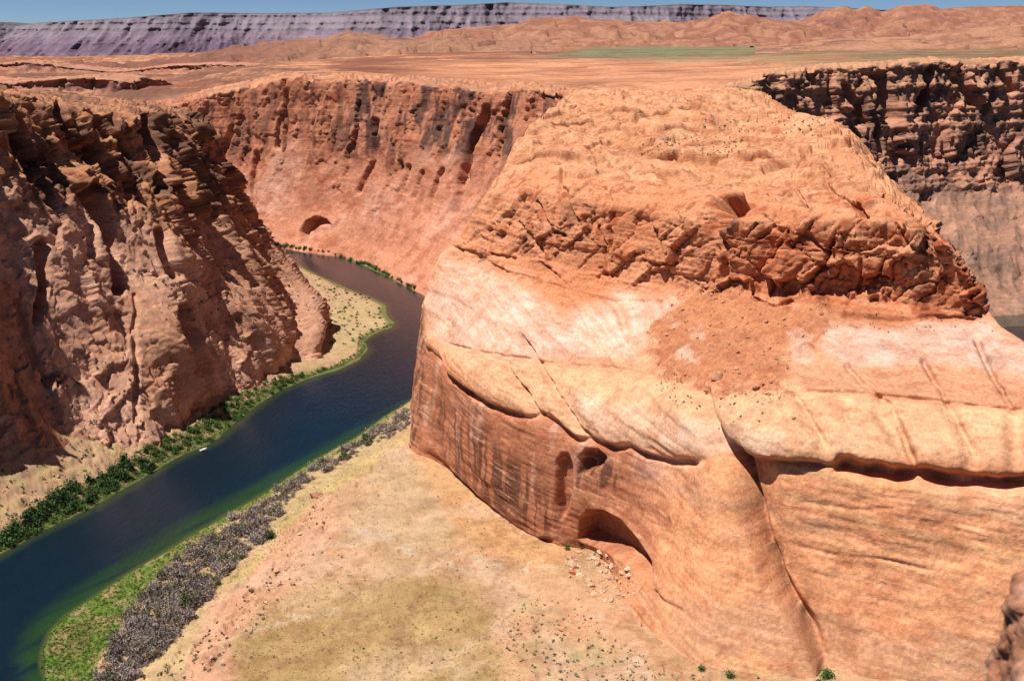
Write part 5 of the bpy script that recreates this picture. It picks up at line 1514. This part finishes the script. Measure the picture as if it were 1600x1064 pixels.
for u, v in sample_poly([(500, 775), (455, 850), (380, 930), (300, 1010), (230, 1064), (300, 1064), (400, 960), (500, 860)], 34):
    w_ = rnd.choice([4, 5, 6, 8, 11])
    boulder(u, v, w_, zone(w_, ((5.5, 'small'), (99, 'larger'))) + ' pinkish rock on the slab slope ' + zone(v, ((840, 'below the dark red outcrop'), (900, 'above the thicket bend'), (960, 'right of the bright green bush'), (1010, 'left of the olive oval'), (9999, 'at the bottom edge'))), 'rocks on the slab slope', kinds=ROCKSP, name='slope_rock')
ps = []
for u, v in sample_poly(TALUS, 2600) + sample_poly(ROCKFALL, 500):
    h = hit(u, v)
    if h: ps.append((h[0][0], h[0][1], h[0][2], rnd.uniform(0.35, 0.95)))
def pebble(seed):
    r = np.random.default_rng(seed)
    b = np.array([[1, 0, 0], [0, 1, 0], [-1, 0, 0], [0, -1, 0], [0, 0, 0.9]]) * 0.5 + r.normal(size=(5, 3)) * 0.1
    return np.array([[b[i], b[(i + 1) % 4], b[4]] for i in range(4)])
scatter_stuff('rubble', [pebble(k) for k in range(6)], ps, M_ROCK, 'small stones covering the rubble slope and rockfall')

# ---- boats
M_HULL = plain_material('white_hull_paint', (0.80, 0.80, 0.78), rough=0.35, vary=0.05, spec=0.5)
M_DECK = plain_material('grey_deck', (0.42, 0.42, 0.42), vary=0.1)
M_MOTOR = plain_material('black_motor', (0.03, 0.03, 0.032), rough=0.4)
def boat(u, v, heading, label, L=6.2):
    p0 = at_z(u, v, 0.0)
    root = bpy.data.objects.new('motorboat', None); scene.collection.objects.link(root)
    root.location = (p0[0], p0[1], 0.05); root.rotation_euler = (0, 0, heading)
    tag(root, label, 'boat', None)
    # hull: stations from stern to bow
    st = [(-0.5, 0.19, 0.0), (-0.2, 0.20, 0.0), (0.15, 0.18, 0.01), (0.36, 0.11, 0.03), (0.5, 0.005, 0.06)]
    vs, fs = [], []
    for x, w, r in st:
        for y, z in ((-w, 0.14 + r), (-w * 0.75, -0.02 + r), (0, -0.06 + r), (w * 0.75, -0.02 + r), (w, 0.14 + r), (w * 0.86, 0.14 + r), (w * 0.8, 0.05), (-w * 0.8, 0.05), (-w * 0.86, 0.14 + r)):
            vs.append((x * L, y * L, z * L))
    for k in range(4):
        for j in range(9):
            a = k * 9 + j; b = k * 9 + (j + 1) % 9
            fs.append((a, b, b + 9, a + 9))
    fs.append(tuple(range(8, -1, -1)))
    me = bpy.data.meshes.new('hull'); me.from_pydata(vs, [], fs); me.update(); link('hull', me, M_HULL, root)
    def box(name, x0, x1, y0, y1, z0, z1, mat, parent=root):
        bm = bmesh.new(); g = bmesh.ops.create_cube(bm, size=1)
        for w_ in g['verts']:
            w_.co = (x0 + (w_.co.x + .5) * (x1 - x0), y0 + (w_.co.y + .5) * (y1 - y0), z0 + (w_.co.z + .5) * (z1 - z0))
        bmesh.ops.bevel(bm, geom=bm.edges[:], offset=0.04, segments=1, affect='EDGES')
        me = bpy.data.meshes.new(name); bm.to_mesh(me); bm.free()
        return link(name, me, mat, parent)
    box('console', 0.1, 0.7, -0.45, 0.45, 0.32, 1.05, M_HULL)
    box('seat', -1.1, -0.6, -0.8, 0.8, 0.32, 0.7, M_DECK)
    box('seat', -2.2, -1.7, -0.8, 0.8, 0.32, 0.7, M_DECK)
    box('outboard_motor', -3.45, -3.05, -0.22, 0.22, 0.1, 1.15, M_MOTOR)
boat(318, 703, math.radians(48), 'small white motorboat afloat near the far bank')
boat(316, 689.5, math.radians(20), 'small white boat pulled up at the far bank edge', L=5.6)

# ---- rim of the overlook at the lower right corner, near the camera
M_RIM = rock_material('rim_sandstone', grain=1.3, bed=0.3, bump=1.0, grain_scale=9.0, bump_dist=0.06)
nz_, na_ = 150, 220
yc = 6.2
ctr = at_y(1782, 1180, yc); pxm = (yc * CP + (CAMZ - ctr[2]) * SP) / FPX
G = np.zeros((nz_, na_, 3))
for k in range(nz_):
    t = k / (nz_ - 1)
    if t < 0.7:
        ph = t / 0.7 * 1.75
        rr, zz = math.sin(min(ph, 1.57)), math.cos(ph) * 425 * pxm
        rr = 231 * pxm * (rr if ph < 1.57 else 1 + (ph - 1.57))
    else:
        q = (t - 0.7) / 0.3
        rr = 231 * pxm * (1.18 + 9 * q); zz = math.cos(1.75) * 425 * pxm - 14 * q
    off = 0 if t < 0.7 else (rr - 231 * pxm * 1.18)
    for j in range(na_):
        a = 2 * math.pi * j / na_
        G[k, j] = (ctr[0] + off * 0.92 + rr * math.cos(a), yc - off * 0.35 + rr * 1.1 * math.sin(a), ctr[2] + zz)
P = G.reshape(-1, 3); q = P.astype(np.float32)
dirv = P - np.array([ctr[0], yc, 0]); dirv[:, 2] = 0; dirv /= np.linalg.norm(dirv, axis=1, keepdims=True) + 1e-6
e1, r1 = worley(q * 5.5 + 0.4 * np.stack([fbm(q * 4, 2, 3)] * 3, 1), 4)
P += dirv * (0.16 * fbm(q * 1.6, 3, 2) + 0.07 * (r1 - 0.5) - 0.05 * (1 - sstep(0, 0.2, e1)) + 0.05 * fbm(q * 12, 3, 8))[:, None]
c = np.tile(np.array((0.40, 0.17, 0.09), np.float32), (len(P), 1))
c = mixc(c, (0.52, 0.27, 0.17), sstep(-0.1, 0.5, fbm(q * 7, 3, 5)))
c = mixc(c, (0.12, 0.05, 0.035), sstep(0.1, 0.5, fbm(q * 11, 3, 15)) * 0.8)
rim = link('rim_rock', mesh_from('rim_rock', P, grid_quads(nz_, na_), c), M_RIM)
tag(rim, 'blurred rusty rock of the overlook rim in the lower right corner', 'rock')
